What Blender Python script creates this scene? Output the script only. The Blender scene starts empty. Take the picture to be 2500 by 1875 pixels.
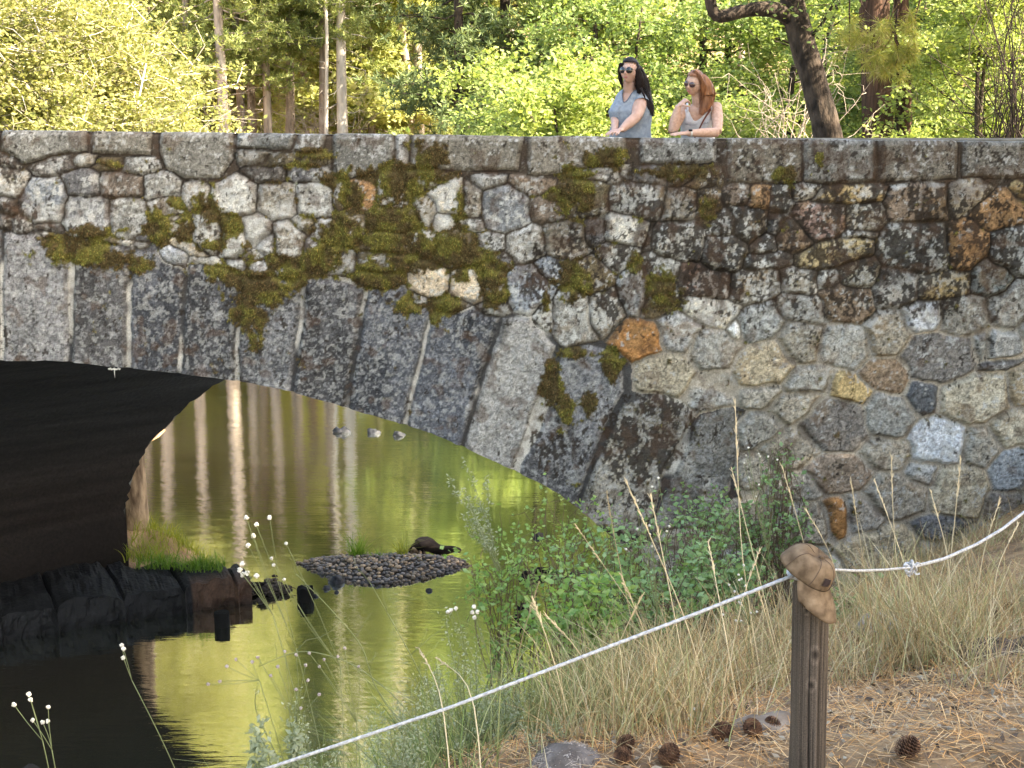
import bpy, bmesh, math, random
import numpy as np
from mathutils import Vector, Matrix
random.seed(7); RNG = np.random.default_rng(11)
SC = bpy.context.scene; COL = SC.collection
# ---------------------------------------------------------------- camera
PITCH = math.radians(11.0); HCAM = 6.2; F = 3343.0
cam = bpy.data.cameras.new('camera'); camo = bpy.data.objects.new('camera', cam); COL.objects.link(camo)
camo.location = (0, 0, HCAM); camo.rotation_euler = (math.pi/2 - PITCH, 0, 0)
cam.sensor_width = 36; cam.lens = 36*F/2500; cam.clip_start = .05; cam.clip_end = 2000
SC.camera = camo
# ---------------------------------------------------------------- world, sun, exposure
SUN_EL, SUN_AZ = math.radians(40), math.radians(112)      # azimuth measured from +Y (away from camera) towards +X
sd = Vector((math.sin(SUN_AZ)*math.cos(SUN_EL), math.cos(SUN_AZ)*math.cos(SUN_EL), math.sin(SUN_EL)))
w = bpy.data.worlds.new('World'); SC.world = w; w.use_nodes = True
nt = w.node_tree; nt.nodes.clear()
sky = nt.nodes.new('ShaderNodeTexSky'); sky.sky_type = 'NISHITA'; sky.sun_disc = False
sky.sun_elevation = SUN_EL; sky.sun_rotation = SUN_AZ; sky.air_density = 1.0; sky.dust_density = 3.0; sky.ozone_density = .6
bg = nt.nodes.new('ShaderNodeBackground'); bg.inputs['Strength'].default_value = .15
wo = nt.nodes.new('ShaderNodeOutputWorld')
nt.links.new(sky.outputs[0], bg.inputs[0]); nt.links.new(bg.outputs[0], wo.inputs[0])
sl = bpy.data.lights.new('sun', 'SUN'); sl.energy = 4.8; sl.angle = math.radians(.5); sl.color = (1, .93, .80)
slo = bpy.data.objects.new('sun', sl); COL.objects.link(slo); slo.rotation_euler = sd.to_track_quat('Z', 'Y').to_euler()
slo.location = (20, 10, 30)
SC.view_settings.view_transform = 'Standard'; SC.view_settings.look = 'None'
SC.view_settings.gamma = 1; SC.view_settings.use_curve_mapping = False
SC.view_settings.exposure = 2.62
SC.view_settings.use_white_balance = True
SC.view_settings.white_balance_temperature = 7500; SC.view_settings.white_balance_tint = 10
SC.cycles.max_bounces = 6; SC.cycles.diffuse_bounces = 3; SC.cycles.glossy_bounces = 3
SC.cycles.transmission_bounces = 4; SC.cycles.transparent_max_bounces = 6
SC.cycles.use_denoising = True
SC.cycles.sample_clamp_indirect = 6
# ---------------------------------------------------------------- helpers
K = 2500/2212.0
cp, sp = math.cos(PITCH), math.sin(PITCH)
def ray(x, y):                     # direction of a point of the photo measured at 2212 px width
    dx = (x*K-1250)/F; dy = -(y*K-937.5)/F
    return dx, cp + dy*sp, -sp + dy*cp
def P(x, y, Y):                    # where the sight line meets the plane at distance Y
    a, b, c = ray(x, y); t = Y/b
    return Vector((a*t, Y, HCAM + c*t))
def G(x, y, z=0.0):                # where it meets height z
    a, b, c = ray(x, y); t = (z-HCAM)/c
    return Vector((a*t, b*t, z))
_tab = np.random.default_rng(5).random((256, 256)).astype(np.float32)
def vn(x, y, s=0):
    x = np.asarray(x, dtype=np.float64)+s*17.13; y = np.asarray(y, dtype=np.float64)+s*7.77
    xi = np.floor(x).astype(np.int64); yi = np.floor(y).astype(np.int64)
    xf = x-xi; yf = y-yi; xf = xf*xf*(3-2*xf); yf = yf*yf*(3-2*yf)
    a = _tab[xi & 255, yi & 255]; b = _tab[(xi+1) & 255, yi & 255]
    c = _tab[xi & 255, (yi+1) & 255]; d = _tab[(xi+1) & 255, (yi+1) & 255]
    return a*(1-xf)*(1-yf)+b*xf*(1-yf)+c*(1-xf)*yf+d*xf*yf
def fbm(x, y, s=0, o=4):
    v = 0; am = 1; t = 0
    for i in range(o):
        v = v+am*vn(x*2**i, y*2**i, s+i*3.7); t += am; am *= .55
    return v/t
def ss(a, b, x):
    t = np.clip((x-a)/(b-a), 0, 1); return t*t*(3-2*t)
def tag(o, label=None, cat=None, group=None, kind=None):
    if label: o['label'] = label
    if cat: o['category'] = cat
    if group: o['group'] = group
    if kind: o['kind'] = kind
    return o
def empty(name, loc=(0, 0, 0), rz=0.0):
    o = bpy.data.objects.new(name, None); COL.objects.link(o); o.location = loc; o.rotation_euler = (0, 0, rz)
    o.empty_display_size = .1; return o
def mkobj(name, V, FA, mat, parent=None, smooth=True, cols=None, loc=None):
    """FA: array (n,4) or (n,3), or list of such arrays"""
    V = np.asarray(V, dtype=np.float32)
    if loc is not None: V = V - np.asarray(loc, dtype=np.float32)
    if not isinstance(FA, list): FA = [FA]
    FA = [np.asarray(f, dtype=np.int32) for f in FA if len(f)]
    me = bpy.data.meshes.new(name)
    me.vertices.add(len(V)); me.vertices.foreach_set('co', V.ravel())
    nl = sum(f.size for f in FA); me.loops.add(nl)
    me.loops.foreach_set('vertex_index', np.concatenate([f.ravel() for f in FA]))
    cnt = np.concatenate([np.full(len(f), f.shape[1], dtype=np.int32) for f in FA])
    st = np.concatenate([[0], np.cumsum(cnt)[:-1]]).astype(np.int32)
    me.polygons.add(len(cnt)); me.polygons.foreach_set('loop_start', st); me.polygons.foreach_set('loop_total', cnt)
    me.polygons.foreach_set('use_smooth', np.full(len(cnt), smooth, dtype=bool))
    me.update(calc_edges=True); me.validate()
    if cols is not None:
        c = np.ones((len(V), 4), dtype=np.float32); c[:, :cols.shape[1]] = cols
        at = me.color_attributes.new('Col', 'FLOAT_COLOR', 'POINT'); at.data.foreach_set('color', c.ravel())
    if mat: me.materials.append(mat)
    o = bpy.data.objects.new(name, me); COL.objects.link(o)
    if loc is not None: o.location = loc
    if parent is not None:
        o.parent = parent
    return o
class MB:
    """collects shapes into one mesh"""
    def __init__(s): s.v = []; s.q = []; s.t = []; s.n = 0; s.c = []
    def add(s, V, Q=None, T=None, c=None):
        V = np.asarray(V, dtype=np.float32).reshape(-1, 3); s.v.append(V)
        if Q is not None and len(Q): s.q.append(np.asarray(Q, dtype=np.int64)+s.n)
        if T is not None and len(T): s.t.append(np.asarray(T, dtype=np.int64)+s.n)
        if c is not None:
            c = np.asarray(c, dtype=np.float32)
            s.c.append(np.tile(c, (len(V), 1)) if c.ndim == 1 else c)
        s.n += len(V)
    def tube(s, pts, rad, n=6, cap=True, c=None, sx=1.0):
        pts = np.asarray([tuple(p) for p in pts], dtype=float); m = len(pts)
        rad = np.broadcast_to(np.asarray(rad, dtype=float), (m,))
        tg = np.gradient(pts, axis=0); tg /= np.linalg.norm(tg, axis=1)[:, None]+1e-9
        ref = np.array([0, 0, 1.]) if abs(tg[:, 2]).mean() < .85 else np.array([1., 0, 0])
        a = np.cross(tg, ref); a /= np.linalg.norm(a, axis=1)[:, None]+1e-9
        b = np.cross(tg, a)
        th = np.arange(n)*2*math.pi/n
        ring = pts[:, None, :]+rad[:, None, None]*(np.cos(th)[None, :, None]*a[:, None, :]*sx+np.sin(th)[None, :, None]*b[:, None, :])
        V = ring.reshape(-1, 3)
        i = np.arange(m-1)[:, None]*n; j = np.arange(n)[None, :]; j2 = (j+1) % n
        Q = np.stack([i+j, i+j2, i+n+j2, i+n+j], -1).reshape(-1, 4)
        T = None
        if cap:
            V = np.vstack([V, pts[0], pts[-1]])
            k = m*n; jj = np.arange(n); j3 = (jj+1) % n
            T = np.vstack([np.stack([np.full(n, k), j3, jj], -1), np.stack([np.full(n, k+1), (m-1)*n+jj, (m-1)*n+j3], -1)])
        s.add(V, Q, T, c)
    def loft(s, rings, cap=True, c=None):
        R = np.asarray(rings, dtype=float); m, n = R.shape[:2]; V = R.reshape(-1, 3)
        i = np.arange(m-1)[:, None]*n; j = np.arange(n)[None, :]; j2 = (j+1) % n
        Q = np.stack([i+j, i+j2, i+n+j2, i+n+j], -1).reshape(-1, 4); T = None
        if cap:
            V = np.vstack([V, R[0].mean(0), R[-1].mean(0)]); k = m*n; jj = np.arange(n); j3 = (jj+1) % n
            T = np.vstack([np.stack([np.full(n, k), j3, jj], -1), np.stack([np.full(n, k+1), (m-1)*n+jj, (m-1)*n+j3], -1)])
        s.add(V, Q, T, c)
    def blob(s, c0, r, nu=14, nv=10, amp=.15, seed=0, c=None, fr=1.3, M=None):
        th = np.linspace(0, 2*math.pi, nu, endpoint=False); ph = np.linspace(.0, math.pi, nv)
        T_, P_ = np.meshgrid(th, ph); d = np.stack([np.sin(P_)*np.cos(T_), np.sin(P_)*np.sin(T_), np.cos(P_)], -1)
        nz = vn(d[..., 0]*fr+d[..., 2]*.7*fr+9, d[..., 1]*fr+d[..., 2]*.5*fr+5, seed)+.5*vn(d[..., 0]*fr*2.3+d[..., 2]*fr*2, d[..., 1]*fr*2.3+20, seed+3)-.75
        V = d*(1+amp*2*nz)[..., None]*np.asarray(r)
        if M is not None: V = V @ np.asarray(M).T
        V = V+np.asarray(tuple(c0))
        i = np.arange(nv-1)[:, None]*nu; j = np.arange(nu)[None, :]; j2 = (j+1) % nu
        s.add(V.reshape(-1, 3), np.stack([i+j, i+nu+j, i+nu+j2, i+j2], -1).reshape(-1, 4), None, c)
    def box(s, c0, sz, M=None, c=None):
        b = np.array([[x, y, z] for x in (-.5, .5) for y in (-.5, .5) for z in (-.5, .5)])*np.asarray(sz)
        if M is not None: b = b @ np.asarray(M).T
        s.add(b+np.asarray(tuple(c0)), [[0, 1, 3, 2], [4, 6, 7, 5], [0, 4, 5, 1], [2, 3, 7, 6], [0, 2, 6, 4], [1, 5, 7, 3]], None, c)
    def build(s, name, mat, parent=None, smooth=True, loc=None):
        V = np.vstack(s.v); FA = []
        if s.q: FA.append(np.vstack(s.q))
        if s.t: FA.append(np.vstack(s.t))
        cols = np.vstack(s.c) if s.c else None
        return mkobj(name, V, FA, mat, parent, smooth, cols, loc)
# ---------------------------------------------------------------- materials
def N(nt, t, **kw):
    n = nt.nodes.new(t)
    for k, v in kw.items():
        if k.startswith('i_'): n.inputs[k[2:].replace('_', ' ')].default_value = v
        else: setattr(n, k, v)
    return n
def rgba(c): return (c[0], c[1], c[2], 1)
def mat_noise(name, c1, c2, scale=5., rough=.8, bump=.3, bscale=None, detail=6, c3=None, stretch=None, spec=.3, bdist=.01, coord='Object', metallic=0):
    m = bpy.data.materials.new(name); m.use_nodes = True; nt = m.node_tree; b = nt.nodes['Principled BSDF']; L = nt.links
    tc = N(nt, 'ShaderNodeTexCoord'); mp = N(nt, 'ShaderNodeMapping'); L.new(tc.outputs[coord], mp.inputs[0])
    if stretch: mp.inputs['Scale'].default_value = stretch
    nz = N(nt, 'ShaderNodeTexNoise'); nz.inputs['Scale'].default_value = scale; nz.inputs['Detail'].default_value = detail
    L.new(mp.outputs[0], nz.inputs[0])
    cr = N(nt, 'ShaderNodeValToRGB'); L.new(nz.outputs[0], cr.inputs[0])
    cr.color_ramp.elements[0].position = .35; cr.color_ramp.elements[1].position = .65
    cr.color_ramp.elements[0].color = rgba(c1); cr.color_ramp.elements[1].color = rgba(c2)
    if c3: e = cr.color_ramp.elements.new(.8); e.color = rgba(c3)
    L.new(cr.outputs[0], b.inputs['Base Color']); b.inputs['Roughness'].default_value = rough
    b.inputs['Specular IOR Level'].default_value = spec; b.inputs['Metallic'].default_value = metallic
    if bump:
        n2 = N(nt, 'ShaderNodeTexNoise'); n2.inputs['Scale'].default_value = bscale or scale*4; n2.inputs['Detail'].default_value = 8
        L.new(mp.outputs[0], n2.inputs[0]); bp = N(nt, 'ShaderNodeBump'); bp.inputs['Strength'].default_value = bump; bp.inputs['Distance'].default_value = bdist
        L.new(n2.outputs[0], bp.inputs['Height']); L.new(bp.outputs[0], b.inputs['Normal'])
    return m
def mat_plain(name, c, rough=.5, metallic=0, spec=.5):
    m = bpy.data.materials.new(name); m.use_nodes = True; b = m.node_tree.nodes['Principled BSDF']
    b.inputs['Base Color'].default_value = rgba(c); b.inputs['Roughness'].default_value = rough; b.inputs['Metallic'].default_value = metallic
    b.inputs['Specular IOR Level'].default_value = spec
    return m
def mat_attr(name, rough=.9, nscale=90., namt=.5, bump=.5, bscale=60., bdist=.01, spec=.2, disp=False):
    """colour from the mesh's own Col attribute, broken up by fine noise"""
    m = bpy.data.materials.new(name); m.use_nodes = True; nt = m.node_tree; b = nt.nodes['Principled BSDF']; L = nt.links
    at = N(nt, 'ShaderNodeAttribute', attribute_name='Col'); tc = N(nt, 'ShaderNodeTexCoord')
    nz = N(nt, 'ShaderNodeTexNoise'); nz.inputs['Scale'].default_value = nscale; nz.inputs['Detail'].default_value = 5; nz.inputs['Roughness'].default_value = .7
    L.new(tc.outputs['Object'], nz.inputs[0])
    mr = N(nt, 'ShaderNodeMapRange'); mr.inputs['From Min'].default_value = .3; mr.inputs['From Max'].default_value = .7
    mr.inputs['To Min'].default_value = 1-namt; mr.inputs['To Max'].default_value = 1+namt; L.new(nz.outputs[0], mr.inputs[0])
    mx = N(nt, 'ShaderNodeVectorMath', operation='SCALE'); L.new(at.outputs['Color'], mx.inputs[0]); L.new(mr.outputs[0], mx.inputs['Scale'])
    L.new(mx.outputs[0], b.inputs['Base Color']); b.inputs['Roughness'].default_value = rough; b.inputs['Specular IOR Level'].default_value = spec
    if bump:
        n2 = N(nt, 'ShaderNodeTexNoise'); n2.inputs['Scale'].default_value = bscale; n2.inputs['Detail'].default_value = 6
        L.new(tc.outputs['Object'], n2.inputs[0]); bp = N(nt, 'ShaderNodeBump'); bp.inputs['Strength'].default_value = bump; bp.inputs['Distance'].default_value = bdist
        L.new(n2.outputs[0], bp.inputs['Height']); L.new(bp.outputs[0], b.inputs['Normal'])
    return m
def mat_leaf(name, cols, trans=.45, rough=.5, tcol=None):
    """leaf colours picked at random per leaf; light shines through"""
    m = bpy.data.materials.new(name); m.use_nodes = True; nt = m.node_tree; nt.nodes.clear(); L = nt.links
    g = N(nt, 'ShaderNodeNewGeometry'); cr = N(nt, 'ShaderNodeValToRGB'); L.new(g.outputs['Random Per Island'], cr.inputs[0])
    els = cr.color_ramp.elements
    while len(els) < len(cols): els.new(.5)
    for i, c in enumerate(cols): els[i].position = i/(len(cols)-1); els[i].color = rgba(c)
    d = N(nt, 'ShaderNodeBsdfPrincipled'); d.inputs['Roughness'].default_value = rough; d.inputs['Specular IOR Level'].default_value = .25
    L.new(cr.outputs[0], d.inputs['Base Color'])
    t = N(nt, 'ShaderNodeBsdfTranslucent')
    mc = N(nt, 'ShaderNodeMix', data_type='RGBA', blend_type='MULTIPLY'); mc.inputs['Factor'].default_value = 1
    L.new(cr.outputs[0], mc.inputs['A']); mc.inputs['B'].default_value = rgba(tcol or (1.6, 1.5, .5)); L.new(mc.outputs['Result'], t.inputs['Color'])
    mx = N(nt, 'ShaderNodeMixShader'); mx.inputs[0].default_value = trans
    L.new(d.outputs[0], mx.inputs[1]); L.new(t.outputs[0], mx.inputs[2])
    o = N(nt, 'ShaderNodeOutputMaterial'); L.new(mx.outputs[0], o.inputs[0])
    return m
# ================================================================ STONE BRIDGE
WY = 12.5                                    # distance of the wall face
ZA = (0, 280, 2.212); ZB = (900, 280, 2.37); ZC = (1600, 280, 2.37); ZD = (1300, 850, 1.8433); ZP = (0, 0, 1/K)
def wp(x, y, zm=ZP):                         # zoom picture -> wall plane (u, z)
    p = P((zm[0]+x/zm[2])/K, (zm[1]+y/zm[2])/K, WY); return p.x, p.z
crown = wp(-34*1/K, 879/K); spr = wp(1661/K, 1640/K)
ARC_C = crown[0]; ARC_A = spr[0]-crown[0]; ARC_Z = spr[1]; ARC_B = crown[1]-spr[1]
YF = 17.7
pf = P(272, 1100, YF); SKEW = pf.x-(ARC_C-ARC_A)
print('arch', ARC_C, ARC_A, ARC_Z, ARC_B, 'skew', SKEW)
def arc_off(th): return .006*np.sin(th*23)+.012*(vn(th*9, th*0+3, 4)-.5)+.006*(vn(th*60, th*0, 6)-.5)
ztl, ztr = wp(0, 281)[1], wp(2212, 305)[1]; xl_, xr_ = wp(0, 281)[0], wp(2212, 305)[0]
def ztop(u): return ztl+(ztr-ztl)*((u-xl_)/(xr_-xl_))
# --- stones: (cx, cy, rx, ry, angle, kind) read from four enlargements
SA = """60 250 50 48 0 l;70 370 95 80 20 l;225 460 132 118 0 b;300 275 115 50 -15 d;450 243 70 30 -8 g;585 262 72 33 0 m;755 272 92 42 0 l
445 370 92 68 0 d;650 375 115 65 0 n;885 385 92 72 0 g;470 555 118 105 0 h;690 560 88 105 0 l;910 495 72 60 -20 l;1050 430 58 60 0 g
1285 450 105 98 0 w;1490 460 98 95 0 g;1710 455 90 85 0 g;1455 325 88 35 0 d;1665 325 105 40 0 d;1370 215 85 35 0 l;1530 238 110 28 0 m
1690 240 90 36 0 m;1930 440 72 85 0 o;1840 430 45 65 0 m;50 510 55 60 0 d;110 590 60 50 0 d;265 645 45 30 0 w;30 570 40 60 0 d;1380 610 68 72 0 g;1570 680 72 98 0 g
1130 640 78 95 0 k;960 600 80 60 20 m;870 645 38 25 -30 c;1010 715 100 34 28 c;1255 700 72 68 0 w;1440 700 34 48 0 h;1790 620 85 60 0 h
1690 745 55 65 0 d;1905 610 75 80 0 m;1830 790 88 60 0 l;480 700 44 26 0 w;340 700 70 26 0 m;600 685 60 22 0 m;685 695 35 20 0 w;765 715 46 28 0 w;920 770 95 66 12 W
1110 797 88 24 6 w;1262 808 46 20 0 w;1405 835 55 50 0 h;1560 850 60 40 20 h;1500 790 60 28 0 m;1240 600 60 50 0 m;1640 590 60 40 0 m;280 620 60 25 0 d;1350 760 60 22 0 m;780 660 60 20 0 d"""
SB = """150 440 72 85 0 h;330 370 110 55 0 m;460 470 85 90 -15 w;420 610 52 38 0 w;345 560 55 70 0 m;150 610 140 70 0 m;100 740 130 60 0 m;280 720 70 60 0 h;700 390 90 40 0 l;795 540 128 130 0 b;610 500 48 105 0 l;615 630 60 48 0 l
930 410 108 58 0 n;1040 540 92 75 0 n;1250 480 128 115 0 m;1330 345 165 45 0 h;1470 335 40 42 0 w;1560 492 150 88 0 k;1640 340 92 52 0 d;1820 340 90 55 0 m;1470 660 92 80 10 w
680 740 98 52 0 l;910 765 102 108 0 l;1140 730 118 102 0 g;1300 680 55 65 0 d;1430 830 92 65 0 l;1060 900 125 68 10 b;930 1010 125 145 -20 b;790 870 52 48 0 d
345 975 108 88 10 c;570 1000 92 92 0 c;290 1080 72 56 20 w;540 770 110 85 0 m;80 850 130 60 0 m;740 990 70 100 0 m;1290 930 100 95 0 m;1540 1000 80 115 15 b;1690 890 88 58 5 l;1680 1060 88 95 0 m
1370 1140 88 118 10 g;1180 1180 112 150 -20 g;1020 1150 70 85 10 k;1560 1310 150 102 5 O;1790 1270 118 108 10 h;1740 1500 155 112 10 t;480 1110 100 60 0 m;700 1130 90 40 0 k;60 960 120 50 0 m"""
SCs = """605 465 55 60 0 o;480 440 60 50 0 n;725 480 55 65 0 k;870 440 80 45 0 l;1110 460 195 56 -5 y;1520 510 168 102 0 n;1800 470 110 85 -28 t;1990 560 155 92 -12 o;2110 440 40 70 0 y
140 520 88 88 0 g;150 730 118 98 0 l;270 370 100 48 0 m;310 520 55 105 0 m;390 640 80 62 0 l;540 640 88 88 0 k;960 600 145 98 0 p;790 700 88 90 0 n;1210 600 108 84 0 k;1190 690 100 28 0 l
400 800 108 108 0 k;640 750 62 62 0 k;650 850 130 48 -10 k;1040 800 210 68 -12 y;1480 770 195 138 0 k;1810 740 112 122 -20 o;2050 780 118 118 0 k;280 970 148 88 10 p;580 990 148 88 -5 l
820 960 102 72 0 l;1000 950 50 44 0 w;1195 915 112 84 -10 t;1385 985 124 124 0 d;1115 1090 148 108 5 n;1675 995 130 74 -5 y;1950 940 98 98 10 e;2060 1110 118 108 -30 g
330 1140 148 76 8 w;845 1120 142 78 10 l;1545 1165 122 88 -5 W;1780 1160 138 112 0 g;600 1200 140 98 -15 l;470 1240 44 80 0 w;340 1370 142 112 0 g;840 1320 118 112 5 l;1100 1340 132 112 5 g
1350 1260 128 118 -15 g;1640 1410 195 138 5 d;1880 1330 46 68 0 l;2000 1330 92 78 5 b;2000 1450 98 32 -10 d;620 1450 172 108 -18 t;910 1535 122 74 0 l;1340 1510 142 92 8 n;1130 1585 138 76 20 y
330 1580 138 88 -15 g;1540 1625 98 98 0 D;700 640 50 60 0 d"""
SDs = """800 205 108 92 -15 g;1010 215 88 54 5 g;1180 265 112 62 -15 g;1360 345 148 108 8 d;1600 300 112 98 12 g;2000 225 158 106 -8 t;2150 355 88 82 -10 t;2200 180 66 88 0 t
1010 370 104 78 -12 g;1145 455 124 82 -10 g;1000 545 78 68 0 g;1590 480 112 74 5 g;1820 420 126 106 -15 W;2020 440 82 78 25 g;2150 545 88 86 -20 b;1390 560 150 76 0 n;1745 570 78 68 0 b
1640 660 138 96 12 g;1910 650 130 112 5 t;2100 710 70 60 0 d;1370 770 62 78 0 O;1490 745 78 86 0 h;1180 620 98 56 0 g;1570 940 180 125 -15 t;1850 810 140 58 5 d;1280 800 78 80 0 g;900 800 145 98 0 g
700 860 118 66 0 g;1150 760 90 60 0 g;1050 880 110 70 0 g;1240 960 90 70 0 g;1340 1000 70 60 0 w;1800 960 120 90 0 g;2010 860 120 70 0 g;2150 860 80 60 0 t;1450 1080 140 90 0 g;850 970 120 80 0 g;600 960 90 70 0 g;1960 1000 90 90 0 t"""
KIND = {  # base colour, white lichen, black growth
 'g': ((.265, .25, .215), .30, .16), 'b': ((.25, .26, .262), .32, .05), 'd': ((.13, .125, .12), .25, .22), 'D': ((.10, .104, .108), .12, .05),
 'w': ((.56, .55, .49), .6, .12), 'W': ((.45, .47, .49), .45, .04), 'l': ((.25, .24, .21), .55, .38), 'k': ((.28, .27, .23), .68, .52),
 't': ((.33, .29, .215), .30, .12), 'o': ((.38, .23, .115), .12, .28), 'O': ((.29, .15, .06), .10, .12), 'n': ((.20, .155, .115), .18, .28),
 'p': ((.25, .17, .135), .22, .5), 'y': ((.38, .29, .15), .22, .33), 'c': ((.56, .49, .38), .3, .05), 'm': ((.14, .115, .07), .2, .25),
 'h': ((.27, .26, .24), .55, .12), 'e': ((.22, .25, .24), .2, .1), 'v': ((.095, .098, .105), .42, .16), 'V': ((.17, .17, .172), .58, .2), 'C': ((.20, .195, .17), .22, .15), 'E': ((.18, .17, .145), .2, .26)}
STONES = []                                  # dicts
mpp = (wp(1001, 500)[0]-wp(1000, 500)[0])/K*1.0   # metres per source px
for txt, zm in ((SA, ZA), (SB, ZB), (SCs, ZC), (SDs, ZD)):
    for it in txt.replace('\n', ';').split(';'):
        a = it.split()
        cx, cy, rx, ry, an = map(float, a[:5]); c = wp(cx, cy, zm)
        STONES.append(dict(t='e', c=c, r=(rx/zm[2]*mpp*1.06, ry/zm[2]*mpp*1.06), a=-math.radians(an), k=a[5], part=0))
def poly(pts, zm, k, part): STONES.append(dict(t='p', p=[wp(x, y, zm) for x, y in pts], k=k, part=part))
T0 = 20                                       # coping stones run past the top edge
for pts, zm, k in (
  ([(-300, T0), (-20, T0), (-20, 260), (-300, 230)], ZA, 'C'),
  ([(10, T0), (468, T0), (470, 190), (110, 268), (40, 240), (8, 195)], ZA, 'C'), ([(492, T0), (828, T0), (815, 215), (500, 207)], ZA, 'C'),
  ([(868, T0), (1260, T0), (1258, 240), (1190, 340), (1000, 345), (900, 290), (865, 200)], ZA, 'C'), ([(1280, T0), (1640, T0), (1570, 185), (1350, 190), (1280, 180)], ZA, 'C'),
  ([(1652, T0), (1778, T0), (1745, 190), (1650, 215), (1585, 185)], ZA, 'C'), ([(1795, T0), (2120, T0), (2130, 240), (2010, 322), (1850, 348), (1798, 320)], ZA, 'C'),
  ([(2132, T0), (2215, T0), (2205, 270), (2135, 285)], ZA, 'h'),
  ([(240, 30), (915, 30), (868, 322), (560, 320), (245, 305)], ZB, 'C'), ([(925, 30), (1482, 30), (1492, 275), (1250, 335), (920, 350)], ZB, 'E'),
  ([(-95, 40), (358, 40), (350, 270), (200, 288), (-90, 290)], ZC, 'E'), ([(415, 40), (843, 40), (840, 390), (420, 398)], ZC, 'E'), ([(858, 40), (1275, 40), (1275, 380), (960, 402), (858, 395)], ZC, 'E'),
  ([(1288, 40), (1755, 40), (1742, 370), (1290, 382)], ZC, 'E'), ([(1775, 40), (2300, 40), (2300, 372), (1775, 368)], ZC, 'E'), ([(2310, 40), (2800, 40), (2800, 372), (2310, 368)], ZC, 'E')):
    poly(pts, zm, k, 1)
J = [((-560, 560), (-600, 900)), ((-410, 530), (-440, 860)), ((-270, 512), (-285, 850)), ((-135, 500), (-140, 850)), ((5, 498), (5, 860)), ((160, 522), (148, 860)), ((285, 528), (274, 860)), ((404, 572), (384, 868)), ((522, 598), (508, 890)), ((660, 600), (625, 905)),
     ((792, 622), (742, 925)), ((938, 662), (862, 965)), ((1082, 688), (985, 1005)), ((1205, 748), (1095, 1060)), ((1330, 905), (1225, 1130)), ((1512, 892), (1395, 1150)), ((1615, 898), (1560, 1150))]
vk = ['v', 'V', 'v', 'V', 'V', 'v', 'v', 'v', 'V', 'v', 'v', 'v', 'b', 'V', 'k', 'g']
for i in range(len(J)-1):
    (a, b), (c, d) = J[i], J[i+1]; g = 4
    tl, tr = (a[0]+g, a[1]), (c[0]-g, c[1])
    pts = [tl, ((a[0]+c[0])/2, min(a[1], c[1])-3 if i < 13 else min(a[1], c[1])-20), tr, (d[0]-g, d[1]), (b[0]+g, b[1])]
    if i == 4: pts = [(8, 498), (150, 515), (146, 868), (8, 868)]
    if i == 13: pts = [(1215, 760), (1180, 900), (1128, 1000), (1120, 1060), (1236, 1110), (1315, 900), (1345, 845), (1345, 760), (1270, 745)]
    if i == 14: pts = [(1330, 910), (1345, 872), (1420, 850), (1505, 888), (1440, 1000), (1400, 1160), (1232, 1130)]
    poly(pts, ZP, vk[i], 2)
# fill the rest of the wall (outside the photo) with stones of the same kind
rr = np.random.default_rng(3)
def inopen(u, z): return (abs(u-ARC_C) < ARC_A+.9) and (z < ARC_Z or ((u-ARC_C)/(ARC_A+.9))**2+((z-ARC_Z)/(ARC_B+1.15))**2 < 1)
fill = []
XL, XR = wp(-15, 900)[0], wp(2225, 900)[0]
for _ in range(9000):
    u = rr.uniform(-16, 12); z = rr.uniform(-.6, 5.6)
    if inopen(u, z): continue
    if XL < u < XR and z > wp(0, 1300)[1]: continue
    if all((u-a)**2+((z-b)*1.15)**2 > .36**2 for a, b in fill) and (not (XL-.35 < u < XR+.35) or all((s['t'] != 'e') or (u-s['c'][0])**2+(z-s['c'][1])**2 > .3**2 for s in STONES)):
        fill.append((u, z))
for u, z in fill:
    STONES.append(dict(t='e', c=(u, z), r=(rr.uniform(.17, .25), rr.uniform(.14, .2)), a=rr.uniform(-.4, .4), k=rr.choice(list('ggtdlnb')), part=0))
for k in range(7): 
    for s_, x0 in ((-1, -6.5), (1, 6.3)):
        u0 = x0+s_*(k+.0)*.9
        STONES.append(dict(t='p', p=[(u0, 5.65), (u0+s_*.86, 5.65), (u0+s_*.86, 6.6), (u0, 6.6)][::1], k='C', part=1))
for k in range(9):                              # ring stones beyond the left edge
    th = math.pi/2+.62+k*.115
    q = []
    for (t_, r_) in ((th, -.2), (th+.108, -.2), (th+.108, 1.05), (th, 1.05)):
        n_ = Vector((math.cos(t_)/ARC_A, math.sin(t_)/ARC_B)).normalized()
        q.append((ARC_C+ARC_A*math.cos(t_)+n_.x*r_, ARC_Z+ARC_B*math.sin(t_)+n_.y*r_))
    if q[2][0] < wp(-560, 560)[0] and q[0][0] < wp(-600, 900)[0]: STONES.append(dict(t='p', p=q, k='v', part=2))
# --- grid of the wall
st = .0105
ug = np.concatenate([np.arange(-15, XL-.1, .05), np.arange(XL-.1, XR+.1, st), np.arange(XR+.1, 11, .05)])
zlow = -.4
zg0 = np.concatenate([np.arange(zlow, 1.0, .03), np.arange(1.0, 6.2, st)])
NF = len(zg0)
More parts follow.
